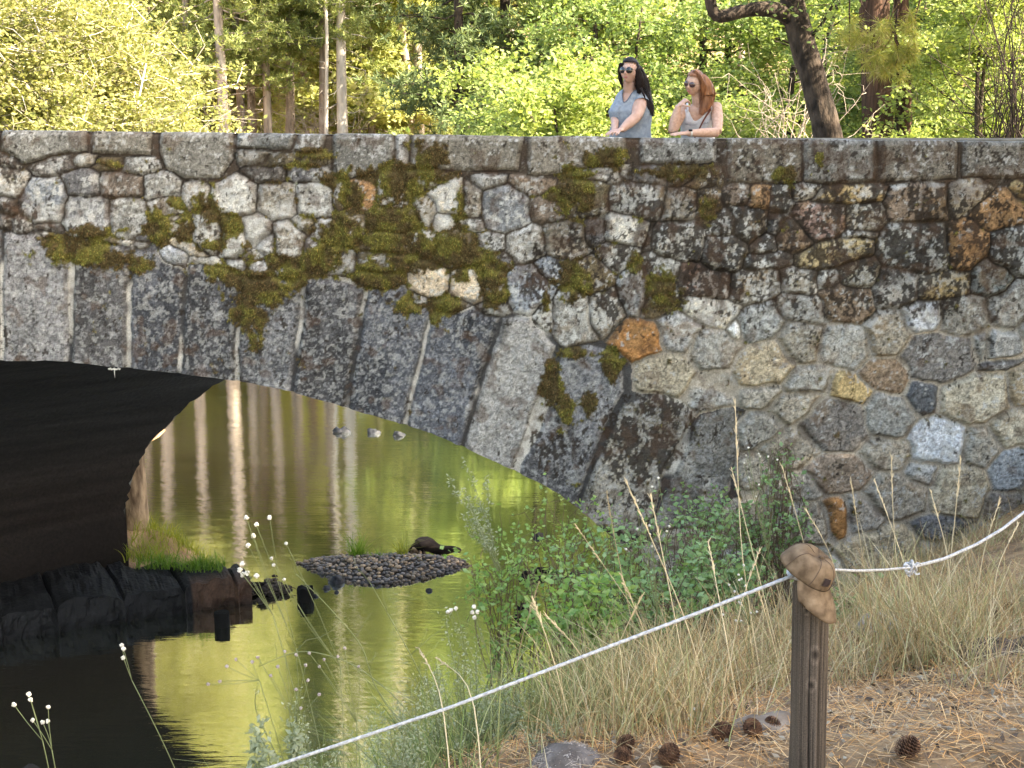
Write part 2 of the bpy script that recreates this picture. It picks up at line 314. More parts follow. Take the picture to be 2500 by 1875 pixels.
# rows: front face (sheared so the last row is the top edge), the top, the back of the parapet
UU, ZZ = np.meshgrid(ug, zg0, indexing='ij')
zt = ztop(ug)[:, None]
ZZ = ZZ+(zt-zg0[-1])*np.clip((ZZ-3)/(zg0[-1]-3), 0, 1)**1
topn = .018*(fbm(ug*3, ug*0, 41, 3)-.5)[:, None]
yb = np.concatenate([np.linspace(.012, .46, 16)])
TU = np.repeat(ug[:, None], 16, 1); TZ = zt+yb[None, :]
BU = np.repeat(ug[:, None], 3, 1); bz = np.array([.0, -.45, -.95])
ALLU = np.concatenate([UU, TU], 1); ALLZ = np.concatenate([ZZ, TZ], 1)
nu_, nz_ = ALLU.shape
# warped coordinates
wu = ALLU+.045*(fbm(ALLU*3.2, ALLZ*3.2, 1, 3)-.5)+.012*(vn(ALLU*22, ALLZ*22, 2)-.5)
wz = ALLZ+.045*(fbm(ALLU*3.2, ALLZ*3.2, 9, 3)-.5)+.012*(vn(ALLU*22, ALLZ*22, 8)-.5)
d1 = np.full(ALLU.shape, .9); d2 = np.full(ALLU.shape, .9); sid = np.full(ALLU.shape, -1)
zcol = ALLZ[nu_//2]
for i, s in enumerate(STONES):
    if s['t'] == 'e':
        c = s['c']; R = max(s['r'])*2.2+.1; lo = (c[0]-R, c[1]-R); hi = (c[0]+R, c[1]+R)
    else:
        p = np.array(s['p']); lo = p.min(0)-.25; hi = p.max(0)+.25
    a0, a1 = np.searchsorted(ug, lo[0]), np.searchsorted(ug, hi[0]); b0, b1 = np.searchsorted(zcol, lo[1]-.12), np.searchsorted(zcol, hi[1]+.12)
    if a1 <= a0 or b1 <= b0: continue
    X = wu[a0:a1, b0:b1]; Z = wz[a0:a1, b0:b1]
    if s['t'] == 'e':
        ca, sa = math.cos(s['a']), math.sin(s['a']); dx = X-s['c'][0]; dz = Z-s['c'][1]
        x = (dx*ca+dz*sa)/s['r'][0]; z = (-dx*sa+dz*ca)/s['r'][1]
        rho = (np.abs(x)**3.2+np.abs(z)**3.2)**(1/3.2); sdv = (rho-1)*math.sqrt(s['r'][0]*s['r'][1])
    else:
        if s['part'] == 1: X = ALLU[a0:a1, b0:b1]*.6+X*.4; Z = ALLZ[a0:a1, b0:b1]*.5+Z*.5
        n = len(p); dd = np.full(X.shape, 1e9); ins = np.zeros(X.shape, bool)
        for j in range(n):
            q0, q1 = p[j], p[(j+1) % n]; ex, ez = q1-q0; px, pz = X-q0[0], Z-q0[1]
            t = np.clip((px*ex+pz*ez)/(ex*ex+ez*ez), 0, 1)
            dd = np.minimum(dd, np.hypot(px-t*ex, pz-t*ez))
            cond = ((q0[1] > Z) != (q1[1] > Z)) & (X < (q1[0]-q0[0])*(Z-q0[1])/(q1[1]-q0[1]+1e-12)+q0[0]); ins ^= cond
        sdv = np.where(ins, -dd, dd)
    D1 = d1[a0:a1, b0:b1]; D2 = d2[a0:a1, b0:b1]; S = sid[a0:a1, b0:b1]
    m = sdv < D1
    D2[:] = np.where(m, D1, np.minimum(D2, sdv)); D1[:] = np.where(m, sdv, D1); S[m] = i
sidc = np.clip(sid, 0, None)
part = np.array([s['part'] for s in STONES]); pt = part[sidc]; pt[sid < 0] = 0
# distance from the stone's edge; joint width and how far a stone may swell into the mortar
X2 = ALLU; Z2 = ALLZ
pale = ss(0, 1, (-(Z2-wp(1300, 640)[1])*1.6+.2)) * ss(.2, 1.6, X2-wp(1150, 800)[0]+(-(Z2-4.4))*.5)
gap = np.where(pt == 0, .070-.012*pale+.03*(vn(X2*2, Z2*2, 31)-.5), .004)
jw = np.where(pt == 0, .003+.0055*pale, .005)*(.5+1.0*vn(X2*5, Z2*5, 33))
edge = np.minimum((d2-d1)/2-jw, gap-d1)
topmask = np.zeros(ALLU.shape, bool); topmask[:, NF:] = True
seeds = rr.random((len(STONES), 6))
sr = seeds[sidc]
st_m = ss(0., .012, edge)                                  # 1 on stone, 0 in joint
dome = ss(0, .042, edge)**.6
# height
fine = fbm(X2*9, Z2*9, 12, 4)-.5; vfine = fbm(X2*34, Z2*34, 15, 3)-.5; low = fbm(X2*3.3, Z2*3.3, 18, 3)-.5
rid = np.abs(fbm(X2*5, Z2*5+sr[..., 0]*40, 21, 4)-.5)
protr = np.where(pt == 0, .040+.020*pale, np.where(pt == 1, .05, .04))
cxs = np.array([s['c'][0] if s['t'] == 'e' else np.mean([q[0] for q in s['p']]) for s in STONES])[sidc]
czs = np.array([s['c'][1] if s['t'] == 'e' else np.mean([q[1] for q in s['p']]) for s in STONES])[sidc]
tilt = ((sr[..., 1]-.5)*(X2-cxs)+(sr[..., 2]-.35)*(Z2-czs))*.16
tilt = np.where(pt == 0, tilt, tilt*.25)
H = dome*(protr*(.55+.8*sr[..., 3])+tilt*ss(0, .05, edge))+st_m*(fine*.030+vfine*.012-.03*ss(.0, .14, .06-rid)*.5)+(1-st_m)*(low*.02+fine*.012)
H = np.where(pt == 1, dome*(.030+.012*sr[..., 3])+st_m*(fine*.014+vfine*.008)+(1-st_m)*fine*.01, H)
# --- growths
def blobs(lst):
    m = np.zeros(ALLU.shape)
    for it in lst.replace('\n', ';').split(';'):
        x, y, rx, ry = map(float, it.split()[:4]); c = wp(x, y); rx *= mpp*K; ry *= mpp*K
        a0, a1 = np.searchsorted(ug, c[0]-rx*2), np.searchsorted(ug, c[0]+rx*2); b0, b1 = np.searchsorted(zcol, c[1]-ry*2-.1), np.searchsorted(zcol, c[1]+ry*2+.1)
        v = 1.45-np.sqrt(((X2[a0:a1, b0:b1]-c[0])/rx)**2+((Z2[a0:a1, b0:b1]-c[1])/ry)**2)
        m[a0:a1, b0:b1] = np.maximum(m[a0:a1, b0:b1], v)
    return m
MOSS = """235 352 36 13;170 545 80 38;250 560 36 30;115 520 30 22;210 500 60 16;310 570 30 24;345 490 42 42;400 500 28 34;450 440 32 42;500 490 30 34;470 530 60 14;380 440 20 16
560 610 95 52;490 590 48 24;540 680 42 55;548 735 18 24;630 590 40 40;640 560 70 14;680 330 46 14;650 356 44 9;720 385 40 20
760 430 40 40;735 500 52 62;690 545 40 30;850 500 66 86;875 400 56 48;930 340 44 38;905 555 84 50;820 592 80 28;700 565 40 26;985 540 58 48;1062 600 42 50;1065 640 36 24
965 660 40 24;880 665 42 28;880 372 110 24;990 450 18 50;830 360 24 14;1190 420 20 14;1240 410 52 62;1290 345 62 24;1340 330 34 18;1250 375 60 20;1490 372 62 20;1530 440 20 38;1430 372 60 12
1235 600 42 46;1430 630 46 46;1195 830 36 66;1225 890 28 42;1322 790 26 46;1240 762 48 14;1270 870 20 30;1690 375 30 18;1770 340 10 14;905 340 14 40;1180 640 12 30;940 690 20 16;1370 560 16 24;1000 600 26 16"""
mb = blobs(MOSS)
mn = fbm(X2*9, Z2*9, 51, 4)-.5; mn2 = fbm(X2*26, Z2*26, 53, 3)-.5
jointmoss = .55*ss(.03, -.01, edge)*ss(.2, .8, np.exp(-((X2-wp(760, 500)[0])/3.0)**2-((Z2-wp(760, 500)[1])/.7)**2))
moss = mb*.95+mn*1.35+mn2*.8+jointmoss*.7-.05-.42*ss(.03, .08, edge)*(np.isin(np.array([s['k'] for s in STONES])[sidc], ['w', 'W', 'c', 'b', 'O']))
MM = ss(.40, .62, moss+.25*mn2)
BLK = blobs("""1500 560 260 130;1700 440 330 120;1950 430 300 110;1900 330 330 34;1450 340 160 22;1700 520 90 110;1850 560 280 90;2100 520 120 120;1450 480 120 80;1150 600 60 60;60 480 60 60;1400 950 110 110;1200 960 60 60;30 330 50 50;820 640 60 20;1320 650 60 50;2000 640 200 50;1250 540 60 120""")
keys = [s['k'] for s in STONES]
base = np.array([KIND[k][0] for k in keys])[sidc]; wl = np.array([KIND[k][1] for k in keys])[sidc]; bl = np.array([KIND[k][2] for k in keys])[sidc]
wl = wl*(1-.6*pale*(pt == 0))-.10*(pt == 2); bl = bl*(1-.35*pale*(pt == 0))
C = base*(.80+.4*fbm(X2*6, Z2*6, 61, 3))[..., None]*(.85+.3*sr[..., 4])[..., None]
C = C*(1+(sr[..., 5]-.5)[..., None]*np.array([.14, .02, -.14]))
gran = vn(X2*88, Z2*88, 71)*.62+vn(X2*44, Z2*44, 72)*.38
C = C*(.16+1.62*gran)[..., None]
def mixc(C, c, m): return C*(1-m[..., None])+np.asarray(c)*m[..., None]
ochre = ss(.60, .72, fbm(X2*4, Z2*4, 66, 4))
C = mixc(C, (.26, .17, .085), ochre*(.55-.3*pale)*ss(1.0, 3.0, X2+1.5)*(pt == 0))
C = C*(1+pale[..., None]*(pt == 0)[..., None]*np.array([.27, .27, .25]))
rg = (pt == 2)
dkst = ss(.45, .62, fbm(X2*3.5, Z2*1.2, 97, 3))*rg
C = C*(1-.5*dkst)[..., None]
# joints: pale mortar low on the right, dark and dirty elsewhere, lime streaks between ring stones
mor = mixc(np.broadcast_to(np.array([.055, .042, .032]), C.shape)*(.6+.9*fbm(X2*20, Z2*20, 99, 3))[..., None], (.46, .41, .33), pale*ss(.25, .5, fbm(X2*4, Z2*4, 98, 3)+.25*pale))
mor = mor*(.7+.6*gran)[..., None]
lime = ss(.46, .58, fbm(X2*2.5, Z2*1.6, 88, 3))
mor = np.where(rg[..., None], mixc(np.broadcast_to(np.array([.05, .05, .05]), C.shape), (.52, .50, .44), lime), mor)
C = C*st_m[..., None]+mor*(1-st_m)[..., None]
wlm = np.where(rg, fbm(X2*20, Z2*20, 82, 3)*.45+fbm(X2*60, Z2*60, 84, 2)*.55, fbm(X2*9, Z2*9, 81, 4)*.42+fbm(X2*34, Z2*34, 83, 3)*.58)
wmask = np.where(rg, ss(-.07, .07, wlm-(.66-wl*.22)+.22*(fbm(X2*2.6, Z2*1.8, 86, 3)-.5)), ss(-.03, .03, wlm-(.665-wl*.22)))*np.where(rg, .15+.85*st_m, .45+.55*st_m)
C = mixc(C, np.where(rg[..., None], np.array([.34, .345, .34]), np.array([.46, .465, .44])), wmask*np.where(rg, .48, .74))
wm2 = ss(.62, .66, fbm(X2*26, Z2*26, 85, 2))*(wl > .28)*st_m
C = mixc(C, (.60, .61, .57), wm2*np.where(rg, .25, .6))
wm3 = ss(.60, .66, fbm(X2*3.2, Z2*3.2, 87, 4)+.25*(fbm(X2*30, Z2*30, 89, 2)-.5))*(pt == 0)
C = mixc(C, (.52, .52, .48), wm3*.55*(wl > .15))
bn = fbm(X2*15, Z2*9, 91, 4)*.5+fbm(X2*42, Z2*34, 93, 3)*.5
bmask = ss(-.022, .022, bn-(.705-bl*.20-.20*np.clip(BLK, 0, 1)*np.where(pt == 1, .35, .78)))
C = mixc(C, (.026, .020, .015), bmask*.88)
dirt = ss(.055, -.005, edge)*ss(.35, .62, fbm(X2*6, Z2*6, 94, 4))*(1-.8*pale)*(1-.6*rg)
C = mixc(C, (.070, .054, .038), dirt*.68)
streak = ss(.56, .70, fbm(X2*9, Z2*1.1, 96, 3))*ss(.2, .9, np.clip(BLK, 0, 1))*ss(.40, .55, fbm(X2*24, Z2*12, 92, 3))
C = mixc(C, (.040, .028, .020), streak*.75)
big = ss(.50, .66, fbm(X2*2.4, Z2*2.0, 103, 4))*(pt == 0)*(1-.7*pale)
C = C*(1-.34*big)[..., None]
brn = ss(-.05, .05, fbm(X2*8, Z2*8, 95, 3)-(.67-.10*np.clip(BLK, 0, 1)))
C = mixc(C, (.085, .05, .03), brn*.45)
joint_shade = ss(.010, .0, np.abs(edge+.004))*(1-.6*pale)*(pt != 2)  # dark line along the joints, their shadow put into the colour
joint_shade = joint_shade*ss(.30, .60, fbm(X2*4, Z2*4, 101, 3)); C = C*(1-.75*joint_shade)[..., None]
# moss colour and thickness
mc = mixc(np.broadcast_to(np.array([.120, .108, .026]), C.shape), (.075, .055, .022), ss(.34, .60, fbm(X2*8, Z2*8, 55, 3)))
C = mixc(C, mc*(.5+1.0*gran)[..., None], MM)
H = H+MM*(.004+.014*ss(.5, 1.0, moss)+.02*mn2)
C = np.clip(C, .004, .8)
# top of the coping
C = np.where(topmask[..., None], mixc(C*1.0, (.30, .31, .30), ss(.45, .6, wlm)*.5), C)
# positions
PX = ALLU.copy(); PZ = ALLZ.copy(); PY = np.full(ALLU.shape, WY)
PY[:, :NF] -= H[:, :NF]*1.0
PZ[:, NF:] = zt+topn+H[:, NF:]*.35-.015; PY[:, NF:] = WY+yb[None, :]
rnd = ss(.05, 0, (zt-ALLZ))*.03; PY[:, :NF] += rnd[:, :NF]; PZ[:, NF-1:NF] = zt+topn-.008
# opening
TH = np.arctan2((PZ-ARC_Z)/ARC_B, (PX-ARC_C)/ARC_A)
rho = np.hypot((PX-ARC_C)/ARC_A, (PZ-ARC_Z)/ARC_B)
lim = 1+arc_off(TH)*.5
ins = np.where(PZ > ARC_Z, rho < lim, np.abs(PX-ARC_C) < ARC_A*lim)
ins[:, NF:] = False
q00 = ins[:-1, :-1]; q10 = ins[1:, :-1]; q01 = ins[:-1, 1:]; q11 = ins[1:, 1:]
keep = ~(q00 & q10 & q01 & q11)
idx = np.arange(nu_*nz_).reshape(nu_, nz_)
sc_ = np.where(PZ > ARC_Z, lim/np.maximum(rho, .01), ARC_A*lim/np.maximum(np.abs(PX-ARC_C), .01))
nearedge = ins & ((rho > .9) | (PZ < ARC_Z))
PX = np.where(nearedge, ARC_C+(PX-ARC_C)*sc_, PX); PZ = np.where(nearedge & (PZ > ARC_Z), ARC_Z+(PZ-ARC_Z)*sc_, PZ)
V = np.stack([PX, PY, PZ], -1).reshape(-1, 3); CC = C.reshape(-1, 3)
Q = np.stack([idx[:-1, :-1], idx[1:, :-1], idx[1:, 1:], idx[:-1, 1:]], -1)
fp = pt[:-1, :-1].copy(); fp[:, NF-1:] = 1
M_WALL = mat_attr('bridge masonry', rough=.92, nscale=120, namt=.6, bump=.9, bscale=85, bdist=.008)
BR = empty('stone_bridge', (0, WY, 0)); tag(BR, 'old mossy rubble stone bridge arching over the green river', 'bridge')
def sub(name, mask, mat):
    q = Q[mask]; u, inv = np.unique(q, return_inverse=True)
    o = mkobj(name, V[u]-np.array([0, WY, 0]), inv.reshape(-1, 4), mat, BR, True, CC[u]); return o
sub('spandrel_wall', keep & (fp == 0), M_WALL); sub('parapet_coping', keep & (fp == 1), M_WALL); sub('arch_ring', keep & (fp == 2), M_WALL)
# back of the parapet, deck, far parapet and far face
M_ST = mat_noise('rough stone', (.12, .115, .10), (.28, .27, .24), 3, .9, .6, 12, bdist=.03)
M_DECK = mat_noise('bridge asphalt', (.05, .05, .05), (.09, .085, .08), 8, .9, .4, 80)
def bbox(name, x0, x1, y0, y1, z0, z1, mat, parent):
    b = MB(); b.box(((x0+x1)/2, (y0+y1)/2-WY, (z0+z1)/2), (x1-x0, y1-y0, z1-z0)); return b.build(name, mat, parent, False)
b = MB(); xs = np.linspace(-15, 11, 60)
bk = np.array([[x, WY+.46, ztop(x)-.012] for x in xs]+[[x, WY+.46, 4.9] for x in xs])-np.array([0, WY, 0]); n = 60
b.add(bk, [[i, i+1, n+i+1, n+i] for i in range(n-1)]); b.build('parapet_back', M_ST, BR)
bbox('deck', -15, 11, WY+.462, YF-.462, 4.7, 5.1, M_DECK, BR)
# vault (skewed barrel) with the side walls below the springing
ths = np.linspace(0, math.pi, 181); nn = 46
prof = [(ARC_C+ARC_A*(1+arc_off(np.array([0.]))[0]*.5), -.8)]
for t in ths:
    l = 1+arc_off(np.array([t]))[0]*.5; prof.append((ARC_C+ARC_A*math.cos(t)*l, ARC_Z+ARC_B*math.sin(t)*l))
prof.append((ARC_C-ARC_A, -.8)); prof = np.array(prof); np_ = len(prof)
tt = np.linspace(0, 1, nn); gr = np.zeros((nn, np_, 3))
for i, t in enumerate(tt):
    gr[i, :, 0] = prof[:, 0]+SKEW*t; gr[i, :, 1] = t*(YF-WY)-.004; gr[i, :, 2] = prof[:, 1]
ar = np.arange(np_)
dn = (fbm(ar[None, :]*.35, tt[:, None]*4+0*ar[None, :], 111, 3)-.5)*.06+(vn(ar[None, :]*1.9, tt[:, None]*2, 113)-.5)*.02
dn *= ss(0, .04, tt)[:, None]
cz = gr.copy(); cen = np.zeros_like(gr); cen[..., 0] = ARC_C+SKEW*tt[:, None]; cen[..., 2] = ARC_Z
gr += (gr-cen)*(dn*.25)[..., None]*np.array([1, 0, 1])
# far lip chipped
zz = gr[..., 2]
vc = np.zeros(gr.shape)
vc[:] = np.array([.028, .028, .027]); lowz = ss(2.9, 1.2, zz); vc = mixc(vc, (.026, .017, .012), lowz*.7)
vc = vc*.45*(1+1.1*ss(.35, 1, tt)[:, None, None])*(.35+1.3*fbm(ar[None, :]*.9, tt[:, None]*5, 117, 5))[..., None]  # lighter towards the far end: reflected light put into the colour
idv = np.arange(nn*np_).reshape(nn, np_)
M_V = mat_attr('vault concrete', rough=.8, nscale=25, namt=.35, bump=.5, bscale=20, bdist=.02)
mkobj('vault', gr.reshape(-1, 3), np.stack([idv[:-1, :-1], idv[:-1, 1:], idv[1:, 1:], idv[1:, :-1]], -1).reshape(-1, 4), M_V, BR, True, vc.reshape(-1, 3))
# far face of the arch
b = MB(); a = prof.copy(); a[:, 0] += SKEW
top = np.stack([a[:, 0], np.full(len(a), 5.95)], 1)
top[0] = (a[0, 0], 5.95)
m = len(a); V_ = [[p[0], YF-WY, p[1]] for p in a]+[[p[0], YF-WY, 5.95] for p in a]
b.add(V_, [[i, i+1, m+i+1, m+i] for i in range(m-1)])
for x0, x1 in ((-20+SKEW, a[-1, 0]), (a[0, 0], 14)): b.add([[x0, YF-WY, -.8], [x1, YF-WY, -.8], [x1, YF-WY, 5.95], [x0, YF-WY, 5.95]], [[0, 1, 2, 3]])
b.build('far_face', M_ST, BR)
bbox('far_parapet', -14, 13, YF-.46, YF-.003, 4.6, 5.94, M_ST, BR)
# footing ledge of big blocks along the left side wall
A0 = G(0, 1573/K); A1 = G(618/K, 1474/K)
print('ledge', A0, A1)
dirx = (A1-A0).normalized(); pw = Vector((SKEW, YF-WY, 0)).normalized()
ns, nc = 220, 26
L0 = A0-dirx*4; Ltot = (A1-L0).length
led = np.zeros((ns, nc, 3)); lcc = np.zeros((ns, nc, 3))
blocks = np.cumsum(rr.uniform(.35, 1.0, 24)); 
for i in range(ns):
    s_ = i/(ns-1)*Ltot; o = L0+dirx*s_; bi = np.searchsorted(blocks, s_); bj = min(abs(s_-blocks).min(), .3)
    bo = (rr.random() if False else ((bi*37) % 11)/11-.5)
    gapm = ss(.035, 0, np.array(bj))
    zt_ = .36+.06*bo-.07*gapm+.03*(vn(np.array(s_*3), np.array(2.), 5)-.5)
    nrm = Vector((-dirx.y, dirx.x, 0)); 
    # side wall position at this Y
    for j in range(nc):
        if j < 12:
            t = j/11.; off = -.02+.09*bo*.5-.10*gapm; zz_ = -.5+t*(zt_+.5); dep = off+.06*t+.10*float(fbm(np.array(s_*4), np.array(t*3+bi), 7, 3))-.03
            p = o+nrm*(dep+.03+.10*max(0, t-.8)); p.z = zz_-max(0, t-.85)*.2
        else:
            t = (j-11)/14.; p = o+nrm*(.16+t*3.2+.03*bo); p.z = zt_+.10*(float(fbm(np.array(s_*3), np.array(t*9+bi*2), 9, 3))-.4)+.10*t+(.05 if (j*7+bi*3) % 5 == 0 else 0)*.4
        jg = float(fbm(np.array(s_*7+3), np.array(j*.9), 17, 3))-.5; jh = float(vn(np.array(s_*19), np.array(j*1.9), 19))-.5
        p = p+nrm*(.13*jg+.05*jh)*(1 if j < 12 else .3); p.z += (.09*jg+.035*jh)*(1 if j > 8 else .3)
        if p.y > 17.45: p.z -= min(.6, (p.y-17.45)*3); p.y = min(p.y, 17.7)
        led[i, j] = (p.x, p.y-WY, p.z)
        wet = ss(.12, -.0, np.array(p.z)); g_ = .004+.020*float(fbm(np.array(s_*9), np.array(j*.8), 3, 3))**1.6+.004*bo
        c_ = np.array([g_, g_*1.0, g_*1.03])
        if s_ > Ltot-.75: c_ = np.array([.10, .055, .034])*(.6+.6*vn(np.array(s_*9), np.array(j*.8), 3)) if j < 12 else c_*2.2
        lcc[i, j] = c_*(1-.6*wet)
endc = led[-1].copy()
idl = np.arange(ns*nc).reshape(ns, nc)
Ql = np.stack([idl[:-1, :-1], idl[1:, :-1], idl[1:, 1:], idl[:-1, 1:]], -1).reshape(-1, 4)
# end face of the ledge
endv = endc.copy(); endv[:, 2] = -.5
Vl = np.vstack([led.reshape(-1, 3), endv]); e0 = ns*nc
Qe = np.array([[idl[-1, j], e0+j, e0+j+1, idl[-1, j+1]] for j in range(nc-1)])
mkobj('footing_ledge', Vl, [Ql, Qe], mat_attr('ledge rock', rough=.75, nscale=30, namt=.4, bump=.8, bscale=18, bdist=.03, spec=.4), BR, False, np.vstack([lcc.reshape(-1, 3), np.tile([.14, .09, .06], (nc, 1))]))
q = P(247, 797, WY-.03); b = MB(); q0 = np.array([q.x, q.y-WY, q.z])
for k in range(9): b.blob(q0+np.array([(k-4)*.012, 0, .006*math.sin(k*2)]), (.010, .012, .008), 8, 6, .3, k)
b.tube([q0, q0+np.array([0, 0, -.045]), q0+np.array([.001, 0, -.085])], [.006, .0035, .001], 6); b.build('lime_drip', mat_noise('lime crust', (.50, .48, .42), (.72, .70, .64), 40, .9, .5), BR)
# moss tufts standing off the wall
sel = np.argwhere((MM > .5) & (~topmask) & (~ins) & (ALLU > XL-.1) & (ALLU < XR+.1))
nb = 80000
pk = sel[rr.integers(0, len(sel), nb)]
p0 = np.stack([PX[pk[:, 0], pk[:, 1]], PY[pk[:, 0], pk[:, 1]], PZ[pk[:, 0], pk[:, 1]]], -1)-np.array([0, WY, 0])
p0 += rr.normal(0, .004, p0.shape)
dr = np.stack([rr.normal(0, .55, nb), -rr.uniform(.25, 1, nb), rr.normal(-.55, .5, nb)], -1); dr /= np.linalg.norm(dr, axis=1)[:, None]
ln = rr.uniform(.006, .022, nb)[:, None]; sd_ = np.cross(dr, rr.normal(size=(nb, 3))); sd_ /= np.linalg.norm(sd_, axis=1)[:, None]
wd = rr.uniform(.002, .0045, nb)[:, None]
VT = np.stack([p0-sd_*wd, p0+sd_*wd, p0+dr*ln+np.array([0, 0, -.3])*ln*.6], 1).reshape(-1, 3)
cc = C[pk[:, 0], pk[:, 1]]*rr.uniform(.35, 2.5, nb)[:, None]**1.1
cc = cc*(1+rr.uniform(-.25, .25, (nb, 1))*np.array([1, -.2, 0]))
mkobj('moss', VT, np.arange(nb*3).reshape(-1, 3), mat_attr('moss tufts', rough=.95, bump=0, namt=.1), BR, False, np.repeat(cc, 3, 0))['kind'] = 'stuff'
del ALLU, ALLZ, wu, wz, d1, d2, fine, vfine, low, rid, C, V, CC
# ================================================================ WATER
def water_mat():
    m = bpy.data.materials.new('river water'); m.use_nodes = True; nt = m.node_tree; nt.nodes.clear(); L = nt.links
    tc = N(nt, 'ShaderNodeTexCoord'); mp = N(nt, 'ShaderNodeMapping'); mp.inputs['Scale'].default_value = (.45, 1.5, 1); L.new(tc.outputs['Object'], mp.inputs[0])
    n1 = N(nt, 'ShaderNodeTexNoise'); n1.inputs['Scale'].default_value = 8; n1.inputs['Detail'].default_value = 4; L.new(mp.outputs[0], n1.inputs[0])
    mp2 = N(nt, 'ShaderNodeMapping'); mp2.inputs['Scale'].default_value = (.25, 1, 1); mp2.inputs['Rotation'].default_value = (0, 0, .15); L.new(tc.outputs['Object'], mp2.inputs[0])
    n2 = N(nt, 'ShaderNodeTexNoise'); n2.inputs['Scale'].default_value = 2.0; n2.inputs['Detail'].default_value = 2; L.new(mp2.outputs[0], n2.inputs[0])
    ad = N(nt, 'ShaderNodeMath', operation='MULTIPLY_ADD'); ad.inputs[1].default_value = 2.0; L.new(n2.outputs[0], ad.inputs[0]); L.new(n1.outputs[0], ad.inputs[2])
    bp = N(nt, 'ShaderNodeBump'); bp.inputs['Strength'].default_value = .29; bp.inputs['Distance'].default_value = .010; L.new(ad.outputs[0], bp.inputs['Height'])
    d = N(nt, 'ShaderNodeBsdfDiffuse'); d.inputs['Color'].default_value = (.030, .033, .020, 1)
    g = N(nt, 'ShaderNodeBsdfGlossy'); g.inputs['Roughness'].default_value = .02; g.inputs['Color'].default_value = (.95, .99, .97, 1)
    L.new(bp.outputs[0], g.inputs['Normal'])
    fr = N(nt, 'ShaderNodeFresnel'); fr.inputs['IOR'].default_value = 2.3; L.new(bp.outputs[0], fr.inputs['Normal'])
    mr = N(nt, 'ShaderNodeMapRange'); mr.inputs['From Max'].default_value = .5; mr.inputs['To Min'].default_value = .55; mr.inputs['To Max'].default_value = 1.0; L.new(fr.outputs[0], mr.inputs[0]); mx = N(nt, 'ShaderNodeMixShader'); L.new(mr.outputs[0], mx.inputs[0]); L.new(d.outputs[0], mx.inputs[1]); L.new(g.outputs[0], mx.inputs[2])
    o = N(nt, 'ShaderNodeOutputMaterial'); L.new(mx.outputs[0], o.inputs[0]); return m
b = MB(); b.add([[-90, -12, 0], [90, -12, 0], [90, 70, 0], [-90, 70, 0]], [[0, 1, 2, 3]])
tag(b.build('water', water_mat()), kind='structure')
# ================================================================ GROUND
ctrl = []
def cpx(x, y, Y): p = P(x, y, Y); ctrl.append((p.x, p.y, p.z))
for t in ((0, 0, 4.55), (1.5, 1, 4.5), (3, 2, 4.6), (6, 0, 4.9), (-2, 0, 4.2), (-5, -2, 3.6), (-9, -3, 2.5), (0, -6, 4.9), (8, -6, 5.2), (-8, -8, 4.5), (12, 4, 5.0), (10, 12.4, 4.2), (14, 18, 4.6), (12, 26, 4.6),
          (-2.2, 3, 3.3), (-3.5, 4.5, 1.4), (-3.0, 6.5, .2), (-6, 3, .3), (-9, 2, -.5), (-6, 7, -.8), (-2.2, 8, .35), (-1.2, 10, .15), (.3, 12.4, .05), (-1.5, 12.5, -.8), (-5, 12, -.9), (-10, 9, -.9), (-14, 6, -.6), (-16, 12, -.2),
          (1.2, 14, -.1), (0, 15, -.8), (-4, 15, -.8), (3.5, 16, -.5), (3.2, 18.5, -.4), (-1, 19, -.7), (-1.5, 26, -.9), (3, 24, -.6), (5.5, 21, .8), (7, 19, 3.6), (9, 24, 3.8), (5.6, 29, .5), (9, 34, 2.5), (1, 33, -.6), (-6, 29, -.9), (-10, 31, -.6), (-16, 24, 1.6),
          (-6, 16, -.9), (-8, 14.5, -.9), (-9.5, 16, -.9), (-8, 17.4, -.8), (-11, 14, -.9), (-12.5, 17, -.5), (-4.75, 18.4, .42), (-5.3, 18.9, .55), (-5.0, 19.8, -.2), (-4.3, 18.6, .0), (-4.0, 19.3, -.6), (-6.2, 18.5, .8), (-8, 18.5, 2.0), (-9.5, 19.5, 2.0), (-14, 20, 3.0), (-6.5, 20.5, -.7), (-7.2, 23.5, .2), (-9, 24, .8), (-12, 25, 1.4), (-7.5, 27, .3), (-6, 25, -.6), (-20, 21, 1.6), (-26, 30, .4), (-22, 37, .3),
          (-14, 38, .35), (-6, 38, .3), (0, 37.5, .35), (6, 38, 1.2), (-14, 43, 1.3), (-4, 43, 1.2), (4, 43, 1.9), (14, 42, 3), (-30, 44, 1.5), (-10, 55, 2.4), (5, 55, 3.0), (-30, 60, 3), (25, 50, 4), (20, 30, 4.6), (30, 10, 5), (25, -8, 5.5), (-25, -10, 3), (-28, 14, 3.4)):
    ctrl.append(t)
for t in ((1740, 2060, 3.9), (1960, 1630, 4.3), (1230, 1640, 4.6), (950, 1659, 4.9), (1420, 1640, 4.5), (2212, 1480, 5.4), (2212, 1300, 7.4), (2212, 1085, 12.4), (2050, 1180, 12.4), (1800, 1300, 12.4), (1800, 1450, 6.7), (1500, 1460, 6.9), (1500, 1400, 12.4),
          (1300, 1560, 12.4), (1250, 1500, 8.0), (1060, 1600, 6.5), (1500, 1385, 9.8), (1800, 1350, 9.5), (2100, 1230, 9.5), (1650, 1600, 4.8), (2212, 1640, 4.2), (1900, 1520, 5.3)):
    cpx(*t)
CP_ = np.array(ctrl); ncp = len(CP_)
Dm = np.hypot(CP_[:, None, 0]-CP_[None, :, 0], CP_[:, None, 1]-CP_[None, :, 1])
Wc = np.linalg.solve(Dm+np.eye(ncp)*-.02, CP_[:, 2]-1.5)
